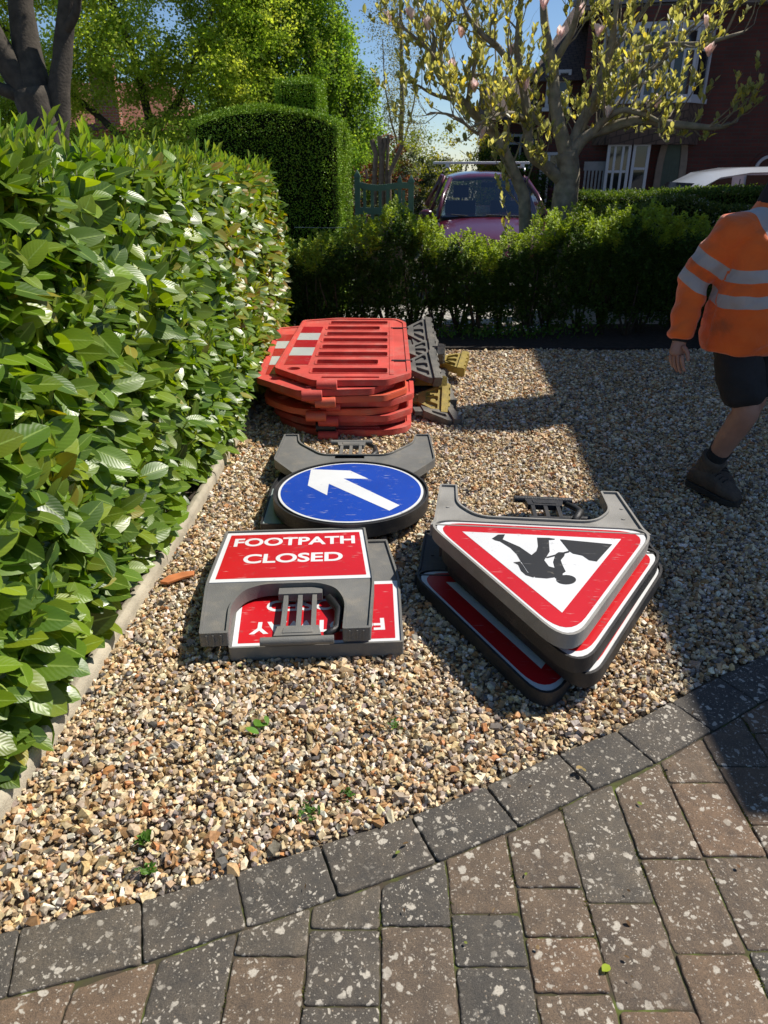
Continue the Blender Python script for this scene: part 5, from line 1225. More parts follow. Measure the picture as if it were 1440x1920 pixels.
    wp = MB(); wp.tube([(cx + .5, y0 + 1.16, g + 1.05), (cx - .1, y0 + 1.13, g + 1.075)], .008, 5); wp.tube([(cx - .05, y0 + 1.16, g + 1.04), (cx - .6, y0 + 1.17, g + 1.075)], .008, 5); wp.build('wiper', blk, t)
    rb = MB(); rb.box((cx - .06, y0 + 2.35, zr + .115), (1.50, .08, .036)); 
    for s in (-1, 1): rb.bx(cx + s * .585 - .03, cx + s * .585 + .03, y0 + 2.31, y0 + 2.39, zr + .05, zr + .10)
    rb.build('roof_bar', mat('aluminium', (0.80, 0.81, 0.82), 0.45, 0.05, 5), t, bevel=.008)
    tg = MB(); tg.add([(cx - .10, y0 + 1.20, g + 1.052), (cx + .02, y0 + 1.20, g + 1.052), (cx + .02, y0 + 1.23, g + 1.052), (cx - .10, y0 + 1.23, g + 1.052)], [(0, 1, 2, 3)]); 
def clear_glass():
    m = bpy.data.materials.new('clear_glass'); m.use_nodes = True; n = m.node_tree.nodes; l = m.node_tree.links
    gl = n.new('ShaderNodeBsdfGlossy'); gl.inputs['Roughness'].default_value = 0.03; gl.inputs[0].default_value = (.9, .95, 1, 1)
    tr = n.new('ShaderNodeBsdfTransparent'); tr.inputs[0].default_value = (0.66, 0.72, 0.72, 1)
    fr = n.new('ShaderNodeFresnel'); fr.inputs[0].default_value = 1.85; mx = n.new('ShaderNodeMixShader')
    l.new(fr.outputs[0], mx.inputs[0]); l.new(tr.outputs[0], mx.inputs[1]); l.new(gl.outputs[0], mx.inputs[2]); l.new(mx.outputs[0], n['Material Output'].inputs[0]); n.remove(n['Principled BSDF']); return m
clear_glass()
build_car()

def build_van():
    x0, yc, g = 4.05, 14.3, -0.36       # nose at x0, pointing left
    t = empty('parked_van', (x0 + 2.4, yc, g), 0, 'long white van parked side-on in front of the brick house', 'van')
    wh = paint('white_paint', (0.62, 0.66, 0.72), 0.35); gl = glass_mat('van_glass', (0.012, 0.014, 0.018)); blk = mat('van_trim', (0.02, 0.02, 0.02), 0.6)
    prof = [(0.02, .35), (0.0, .6), (.05, .85), (.28, 1.04), (.85, 1.20), (1.30, 1.62), (1.70, 1.84), (2.2, 1.92), (3.4, 1.95), (4.6, 1.92), (4.88, 1.86), (4.95, 1.5), (4.97, .9), (4.95, .35)]
    rings = []
    for hw, ins in ((-.93, .06), (-.95, .0), (-.86, .0), (-.60, -.0), (0, -.0), (.60, 0), (.86, 0), (.95, 0), (.93, .06)):
        r = []
        for (x, z) in prof:
            k = max(0, (z - .95) / 1.0); w_ = hw * (1 - .13 * k ** 1.5); zz = z - (.07 * k if abs(hw) > .84 else (-.0 if abs(hw) > .5 else .0)) - ins * .4
            r.append(Vector((x0 + x, yc + w_, g + zz)))
        rings.append(r)
    b = MB(); b.loft(rings); b.build('body', wh, t, recalc=True, smooth=True, bevel=0.015)
    def yside(z): return yc - .95 * (1 - .13 * max(0, (z - .95) / 1.0) ** 1.5) - 0.006
    def side_glass(pts, name):
        m = MB(); v = [(x0 + x, yside(z) - 0.004, g + z) for x, z in pts]; m.add(v + [(a, b_ + .012, c_) for a, b_, c_ in v], [tuple(range(len(v)))]); m.build(name, gl, t)
    side_glass([(.98, 1.20), (1.88, 1.20), (1.88, 1.78), (1.62, 1.74), (1.30, 1.52)], 'side_window')
    side_glass([(2.12, 1.20), (3.62, 1.22), (3.62, 1.82), (2.12, 1.81)], 'side_window')
    m = MB(); m.add([(x0 + .80, yc - .70, g + 1.205), (x0 + .80, yc + .70, g + 1.205), (x0 + 1.34, yc + .66, g + 1.68), (x0 + 1.34, yc - .66, g + 1.68)], [(0, 3, 2, 1)]); m.build('windscreen', gl, t)
    m = MB(); m.bx(x0 + 3.66, x0 + 3.67, yc - .955, yc - .94, g + .5, g + 1.75); m.bx(x0 + 1.98, x0 + 1.99, yc - .955, yc - .94, g + .5, g + 1.75); m.build('door_seam', blk, t)
    for xx in (.85, 4.0):
        wv = MB(); c = (x0 + xx, yc - .86, g + .33)
        for yy in (-.86, .86):
            wv.tube([(x0 + xx, yc + yy - .1, g + .33), (x0 + xx, yc + yy + .1, g + .33)], .33, 28)
        wv.build('wheel', mat('van_tyre', (0.02, 0.02, 0.02), 0.8), t)
    mi = MB(); mi.box((x0 + 1.0, yc - 1.10, g + 1.25), (.12, .2, .26)); mi.build('door_mirror', blk, t, bevel=.03)
    hl = MB(); hl.box((x0 + .16, yc - .70, g + .86), (.2, .3, .16), rz=.3); hl.build('headlight', mat('van_lamp', (0.5, 0.5, 0.5), 0.15), t, bevel=.03)
build_van()

# ================================================================== HOUSES
def brick_mat(name, c1, c2, mortar, scale=1.0):
    m, n, l, b = _new(name); tc = n.new('ShaderNodeTexCoord'); mp = n.new('ShaderNodeMapping'); mp.inputs['Rotation'].default_value = (R(90), 0, 0)
    sx = n.new('ShaderNodeSeparateXYZ'); cb = n.new('ShaderNodeCombineXYZ'); ad = n.new('ShaderNodeMath'); ad.operation = 'ADD'
    l.new(tc.outputs['Object'], sx.inputs[0]); l.new(sx.outputs[0], ad.inputs[0]); l.new(sx.outputs[1], ad.inputs[1]); l.new(ad.outputs[0], cb.inputs[0]); l.new(sx.outputs[2], cb.inputs[1])
    bk = n.new('ShaderNodeTexBrick'); bk.inputs['Scale'].default_value = 1.0; bk.inputs['Brick Width'].default_value = .225; bk.inputs['Row Height'].default_value = .075; bk.inputs['Mortar Size'].default_value = .009
    bk.inputs['Color1'].default_value = (*c1, 1); bk.inputs['Color2'].default_value = (*c2, 1); bk.inputs['Mortar'].default_value = (*mortar, 1)
    l.new(cb.outputs[0], bk.inputs['Vector'])
    nz = n.new('ShaderNodeTexNoise'); nz.inputs['Scale'].default_value = 1.3; nz.inputs['Detail'].default_value = 6; l.new(tc.outputs['Object'], nz.inputs['Vector'])
    rp = ramp(n, [(.3, (.75, .75, .75)), (.7, (1.2, 1.2, 1.2))]); l.new(nz.outputs['Fac'], rp.inputs[0]); mu = n.new('ShaderNodeMix'); mu.data_type = 'RGBA'; mu.blend_type = 'MULTIPLY'; mu.inputs[0].default_value = 1
    l.new(bk.outputs['Color'], mu.inputs[6]); l.new(rp.outputs[0], mu.inputs[7]); l.new(mu.outputs[2], b.inputs['Base Color']); b.inputs['Roughness'].default_value = .88
    bp = n.new('ShaderNodeBump'); bp.inputs['Strength'].default_value = .5; bp.inputs['Distance'].default_value = .01; bp.invert = True; l.new(bk.outputs['Fac'], bp.inputs['Height']); l.new(bp.outputs[0], b.inputs['Normal'])
    return m
def tile_mat(name, col):
    m, n, l, b = _new(name); tc = n.new('ShaderNodeTexCoord'); wv = n.new('ShaderNodeTexBrick'); wv.inputs['Scale'].default_value = 1; wv.inputs['Brick Width'].default_value = .2; wv.inputs['Row Height'].default_value = .16; wv.inputs['Mortar Size'].default_value = .012
    wv.inputs['Color1'].default_value = (*col, 1); wv.inputs['Color2'].default_value = (*[c * .7 for c in col], 1); wv.inputs['Mortar'].default_value = (*[c * .25 for c in col], 1)
    sx = n.new('ShaderNodeSeparateXYZ'); cb = n.new('ShaderNodeCombineXYZ'); ad = n.new('ShaderNodeMath'); ad.operation = 'MULTIPLY_ADD'; ad.inputs[1].default_value = 1.0
    l.new(tc.outputs['Object'], sx.inputs[0]); l.new(sx.outputs[0], cb.inputs[0]); l.new(sx.outputs[1], ad.inputs[0]); l.new(sx.outputs[2], ad.inputs[2]); l.new(ad.outputs[0], cb.inputs[1]); l.new(cb.outputs[0], wv.inputs['Vector'])
    l.new(wv.outputs['Color'], b.inputs['Base Color']); b.inputs['Roughness'].default_value = .8; return m
BR = brick_mat('red_brick', (0.10, 0.026, 0.020), (0.07, 0.022, 0.018), (0.05, 0.04, 0.035))
BR2 = brick_mat('orange_brick', (0.40, 0.14, 0.08), (0.32, 0.10, 0.06), (0.3, 0.26, 0.22))
TL = tile_mat('roof_tile', (0.10, 0.065, 0.05)); TL2 = tile_mat('orange_tile', (0.26, 0.10, 0.055))
WHITE = mat('white_window_paint', (0.42, 0.45, 0.50), 0.45, 0.05, 3)
PANE = glass_mat('window_glass', (0.015, 0.018, 0.022), 0.04)
STONE = mat('stone_dressing', (0.20, 0.17, 0.14), 0.85, 0.2, 6)
DOORG = mat('door_green', (0.035, 0.07, 0.055), 0.5)

def window(parent, mtx, s0, s1, z0, z1, cols=2, transom=0.68, dep=0.06, yoff=0.0, fw=0.07, sill=True):
    f = MB(); y0, y1 = yoff - dep, yoff + 0.04
    zt = z0 + (z1 - z0) * transom
    f.bx(s0, s0 + fw, y0, y1, z0, z1, mtx=mtx); f.bx(s1 - fw, s1, y0, y1, z0, z1, mtx=mtx)
    f.bx(s0 + fw, s1 - fw, y0, y1, z0, z0 + fw, mtx=mtx); f.bx(s0 + fw, s1 - fw, y0, y1, z1 - fw, z1, mtx=mtx)
    cw = (s1 - s0) / cols
    for i in range(1, cols): f.bx(s0 + cw * i - fw * .4, s0 + cw * i + fw * .4, y0 + .005, y1, z0 + fw, z1 - fw, mtx=mtx)
    for i in range(cols):
        f.bx(s0 + cw * i + fw * (1 if i == 0 else .4), s0 + cw * (i + 1) - fw * (1 if i == cols - 1 else .4), y0 + .008, y1, zt - fw * .4, zt + fw * .4, mtx=mtx)
    o = f.build('window', WHITE, parent, bevel=.006)
    p = MB(); p.bx(s0 + .01, s1 - .01, yoff - .015, yoff + .03, z0 + .01, z1 - .01, mtx=mtx); p.build('pane', PANE, o)
    if sill:
        q = MB(); q.bx(s0 - .06, s1 + .06, yoff - dep - .08, yoff + .02, z0 - .09, z0 - .005, mtx=mtx); q.build('sill', WHITE, o, bevel=.005)
    return o
def build_houses():
    A0 = Vector((3.0, 20.4, 0)); ang = -math.atan2(0.25, 1); e = Vector((math.cos(ang), math.sin(ang), 0)); nb = Vector((-e.y, e.x, 0))   # nb points into the house
    def FP(px, py, off=0.0):
        d = Vector(_ray(px, py)); o = Vector((0, 0, CAM_H)); a = A0 - nb * off
        tt = (a - o).dot(nb) / d.dot(nb); q = o + d * tt; return (q - a).dot(e), q.z
    mt = Matrix.Translation(A0) @ Matrix.Rotation(ang, 4, 'Z'); g = -.4
    t = empty('brick_house', A0 + e * 6 + Vector((0, 0, g)), 0, 'dark red brick house with white bay windows and a pointed arch door', 'house')
    t.rotation_euler = (0, 0, 0)
    s0 = FP(1088, 200)[0]; ze = 4.95
    b = MB(); b.bx(s0, 15, 0, 6, g, ze, mtx=mt); b.build('wall', BR, t)
    r = MB(); ov = .35; r.add([mt @ Vector(p) for p in ((s0 - ov, -ov, ze + .02), (15, -ov, ze + .02), (15, 3, ze + 2.6), (s0 + 1.6, 3, ze + 2.6), (s0 - ov, 6.3, ze + .02), (15, 6.3, ze + .02), (s0 - ov, -ov, ze - .08), (15, -ov, ze - .08), (15, 6.3, ze - .08), (s0 - ov, 6.3, ze - .08))],
          [(0, 1, 2, 3), (4, 0, 3), (5, 4, 3, 2), (1, 5, 2), (6, 9, 8, 7), (0, 6, 7, 1), (1, 7, 8, 5), (5, 8, 9, 4), (4, 9, 6, 0)])
    ro = r.build('roof', TL, t)
    ch = MB(); ch.bx(s0 + 5, s0 + 6, 2.6, 3.4, ze + 1.8, ze + 4.0, mtx=mt); ch.build('chimney', BR, ro)
    gt = MB(); gt.bx(s0 - .4, 15, -.46, -.36, ze - .1, ze + .02, mtx=mt); gt.bx(s0 - .3, 15, -.34, -.003, ze - .16, ze - .085, mtx=mt); gt.build('gutter', mat('gutter', (0.16, 0.16, 0.17), .5), t)
    # first-floor bay: projecting three-sided box with windows
    a0, zb0 = FP(1147, 185, .5); a1, _ = FP(1298, 185, .5); zt0 = FP(1147, 75, .5)[1]; zt1 = FP(1298, 62, .5)[1]; zt = (zt0 + zt1) / 2 + .15
    zb0 = FP(1200, 185, .5)[1]
    bay = MB(); c_ = .55
    def baybox(z0, z1, m, grow=0.0): bay.plate([(a0 - .35 - grow, 0.02), (a0 + .05 - grow * .4, -c_ - grow), (a1 - .05 + grow * .4, -c_ - grow), (a1 + .35 + grow, 0.02)][::1], z0, z1, m=m, mtx=mt)
    baybox(zb0 - .95, zb0 - .10, 0); baybox(zb0 - .10, zb0, 1, .05); baybox(zt, min(zt + .12, ze - .17), 1, .02); baybox(min(zt + .12, ze - .17), ze - .168, 2, .0)
    bo = bay.build('bay', [TL, WHITE, BR], t, recalc=True)
    w3 = (a1 - a0 - .1) / 3
    window(bo, mt, a0 + .05, a0 + .05 + w3 * .95, zb0, zt, 2, .70, yoff=-c_ + .06, sill=False)
    window(bo, mt, a1 - .05 - w3 * .95, a1 - .05, zb0, zt, 2, .70, yoff=-c_ + .06, sill=False)
    window(bo, mt, a0 + .05 + w3 * 1.02, a1 - .05 - w3 * 1.02, zb0, zt, 2, .70, yoff=-c_ + .06, sill=False)
    for (xa, ya, xb, yb) in ((a0 - .33, 0.0, a0 + .05, -c_ + .03), (a1 - .05, -c_ + .03, a1 + .33, 0.0)):
        L = math.hypot(xb - xa, yb - ya); m2 = mt @ Matrix.Translation((xa, ya, 0)) @ Matrix.Rotation(math.atan2(yb - ya, xb - xa), 4, 'Z'); window(bo, m2, 0.02, L - .02, zb0, zt, 1, .7, yoff=.05, sill=False)
    # ground-floor bay
    g0 = FP(1137, 300, .45)[0]; g1 = FP(1217, 300, .45)[0]; zt = FP(1180, 268, .45)[1]; zb = .45
    gb = MB(); gb.bx(g0, g1, -.45, .0, g, zb - .10, m=0, mtx=mt); gb.bx(g0 - .05, g1 + .05, -.52, .0, zt, zt + .16, m=1, mtx=mt); gb.bx(g0 - .04, g1 + .04, -.50, .0, zb - .1, zb, m=1, mtx=mt)
    go = gb.build('bay', [BR, TL], t)
    window(go, mt, g0, g0 + (g1 - g0) * .56, zb, zt, 3, .62, yoff=-.39, sill=False); window(go, mt, g0 + (g1 - g0) * .60, g1, zb, zt, 1, .66, yoff=-.39, sill=False)
    # pointed-arch door
    d0 = FP(1244, 300)[0]; d1 = FP(1276, 300)[0]; dz = FP(1260, 243)[1]; cx = (d0 + d1) / 2; hw = (d1 - d0) / 2
    def arch(hw_, top, z0=g): return [(cx + hw_, z0)] + [(cx + hw_ * math.cos(k / 10 * math.pi / 2) ** .8, z0 + (top - z0) * (.62 + .38 * math.sin(k / 10 * math.pi / 2))) for k in range(10)] + [(cx, top)] + [(cx - hw_ * math.cos(k / 10 * math.pi / 2) ** .8, z0 + (top - z0) * (.62 + .38 * math.sin(k / 10 * math.pi / 2))) for k in range(9, -1, -1)] + [(cx - hw_, z0)]
    mz = mt @ Matrix.Translation((0, 0, 0)) @ Matrix(((1, 0, 0, 0), (0, 0, -1, 0), (0, 1, 0, 0), (0, 0, 0, 1)))
    o1 = MB(); o1.plate(arch(hw + .16, dz + .14, g), .003, .07, holes=[arch(hw, dz, g + .01)], mtx=mz); so_ = o1.build('door_surround', STONE, t, recalc=True, bevel=.01)
    o2 = MB(); o2.plate(arch(hw - .005, dz - .01, g + .02), .004, .03, mtx=mz)
    for k in range(4): o2.bx(cx - hw * .6 + k * hw * .4 - .015, cx - hw * .6 + k * hw * .4 + .015, -.045, -.031, g + .1, dz - .7, mtx=mt)
    dd = o2.build('door', DOORG, t, recalc=True); hd = MB(); hd.tube([mt @ Vector((cx + hw * .6, -.08, .6)), mt @ Vector((cx + hw * .6, -.03, .6))], .03, 8); hd.build('handle', STONE, dd)
    # round window
    pc, pz = FP(1440, 318); rr = FP(1440, 318)[0] - FP(1413, 318)[0]
    q = MB(); q.plate(circle(rr, 40, (pc, pz)), .004, .08, holes=[circle(rr * .78, 40, (pc, pz))], mtx=mz); ow = q.build('window', WHITE, t, recalc=True, bevel=.01)
    q = MB(); q.plate(circle(rr * .79, 40, (pc, pz)), .003, .03, mtx=mz); q.build('pane', PANE, ow)
    q = MB(); q.plate(circle(rr * 1.28, 40, (pc, pz)), .002, .035, holes=[circle(rr * 1.01, 40, (pc, pz))], mtx=mz); q.build('brick_surround', BR2 if False else BR, ow)
    # neighbouring house to the left, lower eaves
    t2 = empty('brick_house', A0 + e * -1 + Vector((0, 0, g)), 0, 'darker brick house with a brown roof, half hidden behind the magnolia branches', 'house')
    s2 = FP(1006, 200)[0]; zz = FP(1050, 150)[1]
    b = MB(); b.bx(s2, s0 - .02, .4, 6, g, zz, mtx=mt); b.build('wall', BR, t2)
    r = MB(); r.add([mt @ Vector(p) for p in ((s2 - .3, .1, zz), (s0 - .02, .1, zz), (s0 - .02, 3.2, zz + 2.0), (s2 - .3 + .9, 3.2, zz + 2.0), (s2 - .3, 6.2, zz), (s0 - .02, 6.2, zz))], [(0, 1, 2, 3), (0, 3, 4), (4, 3, 2, 5), (1, 5, 2), (0, 4, 5, 1)]); r.build('roof', TL, t2)
    w0 = FP(1012, 300)[0]; w1 = FP(1078, 300)[0]; window(t2, mt, w0, w1, .5, FP(1040, 285)[1], 4, .66, yoff=.36); 
    f0, f1 = FP(1020, 200)[0], FP(1065, 200)[0]; window(t2, mt, f0, f1, 2.9, 3.7, 2, .7, yoff=.36)
    pk = MB(); p0, p1 = FP(1098, 320)[0], FP(1132, 320)[0]
    for k in range(6): pk.bx(p0 + (p1 - p0) * k / 5 - .025, p0 + (p1 - p0) * k / 5 + .025, -.25, -.22, g, FP(1115, 318)[1] - .02, mtx=mt)
    pk.bx(p0 - .05, p1 + .05, -.22, -.19, FP(1115, 318)[1] - .02, FP(1115, 303)[1], mtx=mt); pk.bx(p0 - .05, p1 + .05, -.22, -.19, .4, .55, mtx=mt)
    tag(pk.build('picket_gate', mat('weathered_white', (0.22, 0.23, 0.24), .7)), 'small white picket gate beside the ground-floor bay window', 'gate')
    # farther house on the left of the row
    t3 = empty('brick_house', (1.9, 23.5, g), 0, 'low brick house at the left end of the row, beyond the maroon car', 'house')
    b = MB(); b.bx(3.2, 5.0, 23.0, 27, g, 2.75); b.build('wall', BR, t3)
    r = MB(); r.add([(3.0, 22.8, 2.75), (5.2, 22.8, 2.75), (5.2, 25, 4.0), (3.0, 25, 4.0), (3.0, 27.2, 2.75), (5.2, 27.2, 2.75)], [(0, 1, 2, 3), (3, 2, 5, 4), (0, 3, 4), (1, 5, 2), (0, 4, 5, 1)]); r.build('roof', TL, t3)
    window(t3, Matrix.Translation((0, 23.0, 0)), 3.5, 4.3, 1.6, 2.4, 2, .7, yoff=-.02)
    # orange brick house seen through the trees, far left
    t4 = empty('brick_house', (-7.0, 26, g), 0, 'orange brick house glimpsed through the trees on the far left', 'house')
    b = MB(); b.bx(-11.5, -6.6, 26, 32, g, 2.6); b.bx(-9.2, -8.4, 25.9, 26.2, 2.2, 4.6); b.build('wall', BR2, t4)
    r = MB(); r.add([(-11.8, 25.7, 2.6), (-6.3, 25.7, 2.6), (-7.4, 29, 4.2), (-10.8, 29, 4.2), (-11.8, 32.3, 2.6), (-6.3, 32.3, 2.6)], [(0, 1, 2, 3), (3, 2, 5, 4), (0, 3, 4), (1, 5, 2), (0, 4, 5, 1)]); r.build('roof', TL2, t4)
    window(t4, Matrix.Translation((0, 26, 0)), -8.2, -7.2, .9, 2.1, 2, .7, yoff=-.02); window(t4, Matrix.Translation((0, 26, 0)), -10.4, -9.5, .9, 2.1, 2, .7, yoff=-.02)
    # unseen house added right of the drive, shaped to cast the gravel's shade
    shade_house = empty('brick_house', (6.0, 4.0, 0), 0, 'unseen orange brick house with a chimney, added to shade the gravel drive', 'house')
    an = -math.atan2(0.5, 6.2); m5 = Matrix.Translation((5.02, 2.2, 0)) @ Matrix.Rotation(an, 4, 'Z')
    b = MB(); b.bx(0, 8, 0.95, 8.2, -.05, 5.38, mtx=m5); b.build('wall', BR2, shade_house)
    r = MB(); r.add([m5 @ Vector(p) for p in ((-.12, .8, 5.4), (-.12, 8.3, 5.4), (4, 7.0, 8.0), (4, 3.4, 8.0), (8.2, .8, 5.4), (8.2, 8.3, 5.4), (-.12, .8, 5.3), (-.12, 8.3, 5.3), (8.2, 8.3, 5.3), (8.2, .8, 5.3))],
          [(1, 0, 3, 2), (0, 4, 3), (4, 5, 2, 3), (5, 1, 2), (6, 7, 8, 9), (0, 1, 7, 6), (1, 5, 8, 7), (5, 4, 9, 8), (4, 0, 6, 9)]); rf = r.build('roof', TL, shade_house, recalc=True)
    c5 = MB(); c5.bx(.0, .5, 4.35, 4.85, 5.0, 6.7, mtx=m5); c5.build('chimney', BR2, rf)  # chimney placed so its shadow makes a bar across the gravel
    for y in (2.6, 6.2): 
        m6 = m5 @ Matrix.Translation((0, y, 0)) @ Matrix.Rotation(R(-90), 4, 'Z'); window(shade_house, m6, -.8, .8, 1.0, 2.3, 3, .7, yoff=-.02); window(shade_house, m6, -.7, .7, 3.6, 4.7, 2, .7, yoff=-.02)
build_houses()

# ================================================================== PERSON
def skin_mesh(name, joints, edges, mats, parent, sub=2, root=0, smooth=True):
    """continuous body surface grown round a skeleton: joints = {key: (pos, rx, ry)}"""
    keys = list(joints); idx = {k: i for i, k in enumerate(keys)}; off = wloc(parent)
    me = bpy.data.meshes.new(name); me.from_pydata([tuple(Vector(joints[k][0]) - off) for k in keys], [(idx[a], idx[b]) for a, b in edges], []); me.update()
    o = bpy.data.objects.new(name, me); C.objects.link(o)
    md = o.modifiers.new('Skin', 'SKIN'); md.use_smooth_shade = True; md.branch_smoothing = 0.6
    if not me.skin_vertices: me.skin_vertices.new() if hasattr(me.skin_vertices, 'new') else None
    bpy.context.view_layer.update()
    sv = me.skin_vertices[0].data
    for k in keys: sv[idx[k]].radius = joints[k][1:3]; sv[idx[k]].use_root = (idx[k] == root)
    sb = o.modifiers.new('Subdivision', 'SUBSURF'); sb.levels = sub; sb.render_levels = sub
    dg = bpy.context.evaluated_depsgraph_get(); dg.update(); m2 = bpy.data.meshes.new_from_object(o.evaluated_get(dg)); m2.name = name
    bpy.data.objects.remove(o); bpy.data.meshes.remove(me)
    o = bpy.data.objects.new(name, m2); C.objects.link(o); o.parent = parent
    m2.materials.clear()
    for m in mats: m2.materials.append(m)
    m2.polygons.foreach_set('use_smooth', [smooth] * len(m2.polygons)); m2.polygons.foreach_set('material_index', [0] * len(m2.polygons)); m2.update()
    return o
def chain(J, E, name, pts, start=None):
    prev = start
    for i, p in enumerate(pts):
        k = f'{name}{i}'; J[k] = p
        if prev: E.append((prev, k))
        prev = k
    return prev
def build_person():
    t = empty('person', (1.86, 3.50, 0.0), 0, 'person walking in an orange reflective sweatshirt, dark shorts and brown work boots', 'person')
    skin = mat('skin', (0.36, 0.19, 0.135), 0.55, 0.12, 14, 0.15, 120)
    yaw = R(28)                      # body turned a little towards the right of the picture
    fx = Vector((math.cos(yaw), math.sin(yaw), 0)); fy = Vector((math.sin(yaw), -math.cos(yaw), 0))   # fx: towards the left arm; fy: forwards
    P = lambda x, f, z: Vector((1.775, 3.52, 0)) + fx * x + fy * f + Vector((0, 0, z))
    # ---- body: one continuous surface
    heelR = Vector((1.668, 3.575, 0.045)); tipR = Vector((1.845, 3.325, 0.018)); heelL = Vector((1.815, 3.76, 0.015)); tipL = Vector((1.835, 3.47, 0.015))
    dR = (tipR - heelR).normalized(); dL = (tipL - heelL).normalized()
    ank = heelR + dR * .075 + Vector((0, 0, .105)); ankL = heelL + dL * .075 + Vector((0, 0, .105)); toe = heelR + dR * .17 + Vector((0, 0, .055)); toeL = heelL + dL * .17 + Vector((0, 0, .055))
    knee = Vector((1.775, 3.345, 0.505)); hipR = P(-.10, .0, .87); hipL = P(.10, -.01, .87); kneeL = Vector((1.905, 3.56, 0.50))
    J = {}; E = []
    J['pel'] = (P(0, 0, .92), .16, .13)
    chain(J, E, 'sp', [(P(0, .01, 1.02), .145, .11), (P(0, .02, 1.19), .155, .12), (P(0, .02, 1.34), .15, .11), (P(0, .01, 1.42), .085, .075), (P(0, .02, 1.51), .058, .058), (P(0, .04, 1.56), .056, .058)], 'pel')
    for s, hp, kn, an, tw, nm in ((-1, hipR, knee, ank, toe, 'r'), (1, hipL, kneeL, ankL, toeL, 'l')):
        chain(J, E, 'leg' + nm, [(hp, .11, .11), (hp.lerp(kn, .45), .092, .095), (hp.lerp(kn, .85), .070, .072), (kn, .066, .068), (kn.lerp(an, .3) + Vector((0, .022, .0)), .068, .068), (kn.lerp(an, .65), .052, .052), (an, .040, .042), (an.lerp(tw, .6), .032, .026), (tw, .030, .020)], 'pel')
    shR = Vector((1.595, 3.48, 1.335)); elR = Vector((1.470, 3.53, 1.11)); wrR = Vector((1.425, 3.46, 0.845))
    shL = P(.20, .0, 1.41); elL = P(.30, -.04, 1.10); wrL = P(.27, .16, .93)
    for nm, a, b_, c_ in (('r', shR, elR, wrR), ('l', shL, elL, wrL)):
        chain(J, E, 'arm' + nm, [(a, .062, .064), (a.lerp(b_, .5), .048, .05), (b_, .040, .042), (b_.lerp(c_, .4), .040, .042), (c_, .028, .033)], 'sp2')
        d = (c_ - b_).normalized(); pv = fy * (1 if nm == 'r' else .6)
        side = d.cross(fx).normalized()       # roughly fore-aft across the palm
        if side.dot(fy) < 0: side = -side
        th = d.cross(side)
        if nm == 'r' and th.dot(fx) < 0: th = -th
        palm = c_ + d * .045; J['palm' + nm] = (palm, .022, .040); E.append((f'arm{nm}4', 'palm' + nm)); J['kn' + nm] = (c_ + d * .085, .018, .042); E.append(('palm' + nm, 'kn' + nm))
    head0 = P(0, .05, 1.56)
    body = skin_mesh('body', J, E, [skin], t, 2)
    # fingers, each its own bent chain rooted inside the palm
    for nm, a, b_, c_ in (('r', shR, elR, wrR), ('l', shL, elL, wrL)):
        d = (c_ - b_).normalized(); side = d.cross(fx).normalized()
        if side.dot(fy) < 0: side = -side
        inw = (Vector((1.80, 3.52, c_.z)) - c_); inw = (inw - d * inw.dot(d)).normalized()
        for i, (off, L) in enumerate(((.035, .078), (.013, .088), (-.010, .082), (-.032, .066))):
            Jf = {}; Ef = []; r0 = c_ + d * .070 + side * off
            chain(Jf, Ef, 'f', [(r0, .0115, .0115), (r0 + d * (L * .38) + inw * .006, .0108, .0108), (r0 + d * (L * .74) + inw * .020, .0088, .0088), (r0 + d * (L * .98) + inw * .038, .0068, .0068)])
            skin_mesh('finger', Jf, Ef, [skin], body, 1)
        Jf = {}; Ef = []; r0 = c_ + d * .028 + side * .022
        chain(Jf, Ef, 'f', [(r0, .013, .013), (r0 + side * .024 + d * .022 + inw * .010, .0115, .0115), (r0 + side * .030 + d * .052 + inw * .018, .0095, .0095), (r0 + side * .030 + d * .070 + inw * .022, .0075, .0075)])
        skin_mesh('thumb', Jf, Ef, [skin], body, 1)
    # ---- head
    bm = bmesh.new(); bmesh.ops.create_uvsphere(bm, u_segments=40, v_segments=28, radius=1)
    fwd = fy; lat = fx; hc = P(0, .055, 1.655)
    def bumpv(p, c, s, amp): return amp * math.exp(-sum(((p[i] - c[i]) / s[i]) ** 2 for i in range(3)))
    for v in bm.verts:
        x, y, z = v.co; q = [x, y, z]   # y forward
        X = x * .076 * (1 - .18 * max(0, -z)); Y = y * .096; Z = z * .118
        if z < 0 and y > 0: Y += .006 * (-z); 
        Y += bumpv(q, (0, .95, -.18), (.13, .5, .20), .030) + bumpv(q, (0, .95, .22), (.5, .5, .12), .005) - bumpv(q, (.36, .9, .06), (.17, .5, .13), .010) - bumpv(q, (-.36, .9, .06), (.17, .5, .13), .010)
        Y += bumpv(q, (0, .9, -.50), (.30, .5, .08), .006) - bumpv(q, (0, .9, -.57), (.28, .5, .03), .004) + bumpv(q, (0, .85, -.66), (.26, .5, .07), .005) + bumpv(q, (0, .7, -.85), (.3, .5, .15), .008)
        v.co = hc + lat * X + fwd * Y + Vector((0, 0, Z)) - wloc(t)
    for f in bm.faces: f.smooth = True
    me = bpy.data.meshes.new('head'); bm.to_mesh(me); bm.free(); me.materials.append(skin); ho = bpy.data.objects.new('head', me); C.objects.link(ho); ho.parent = t
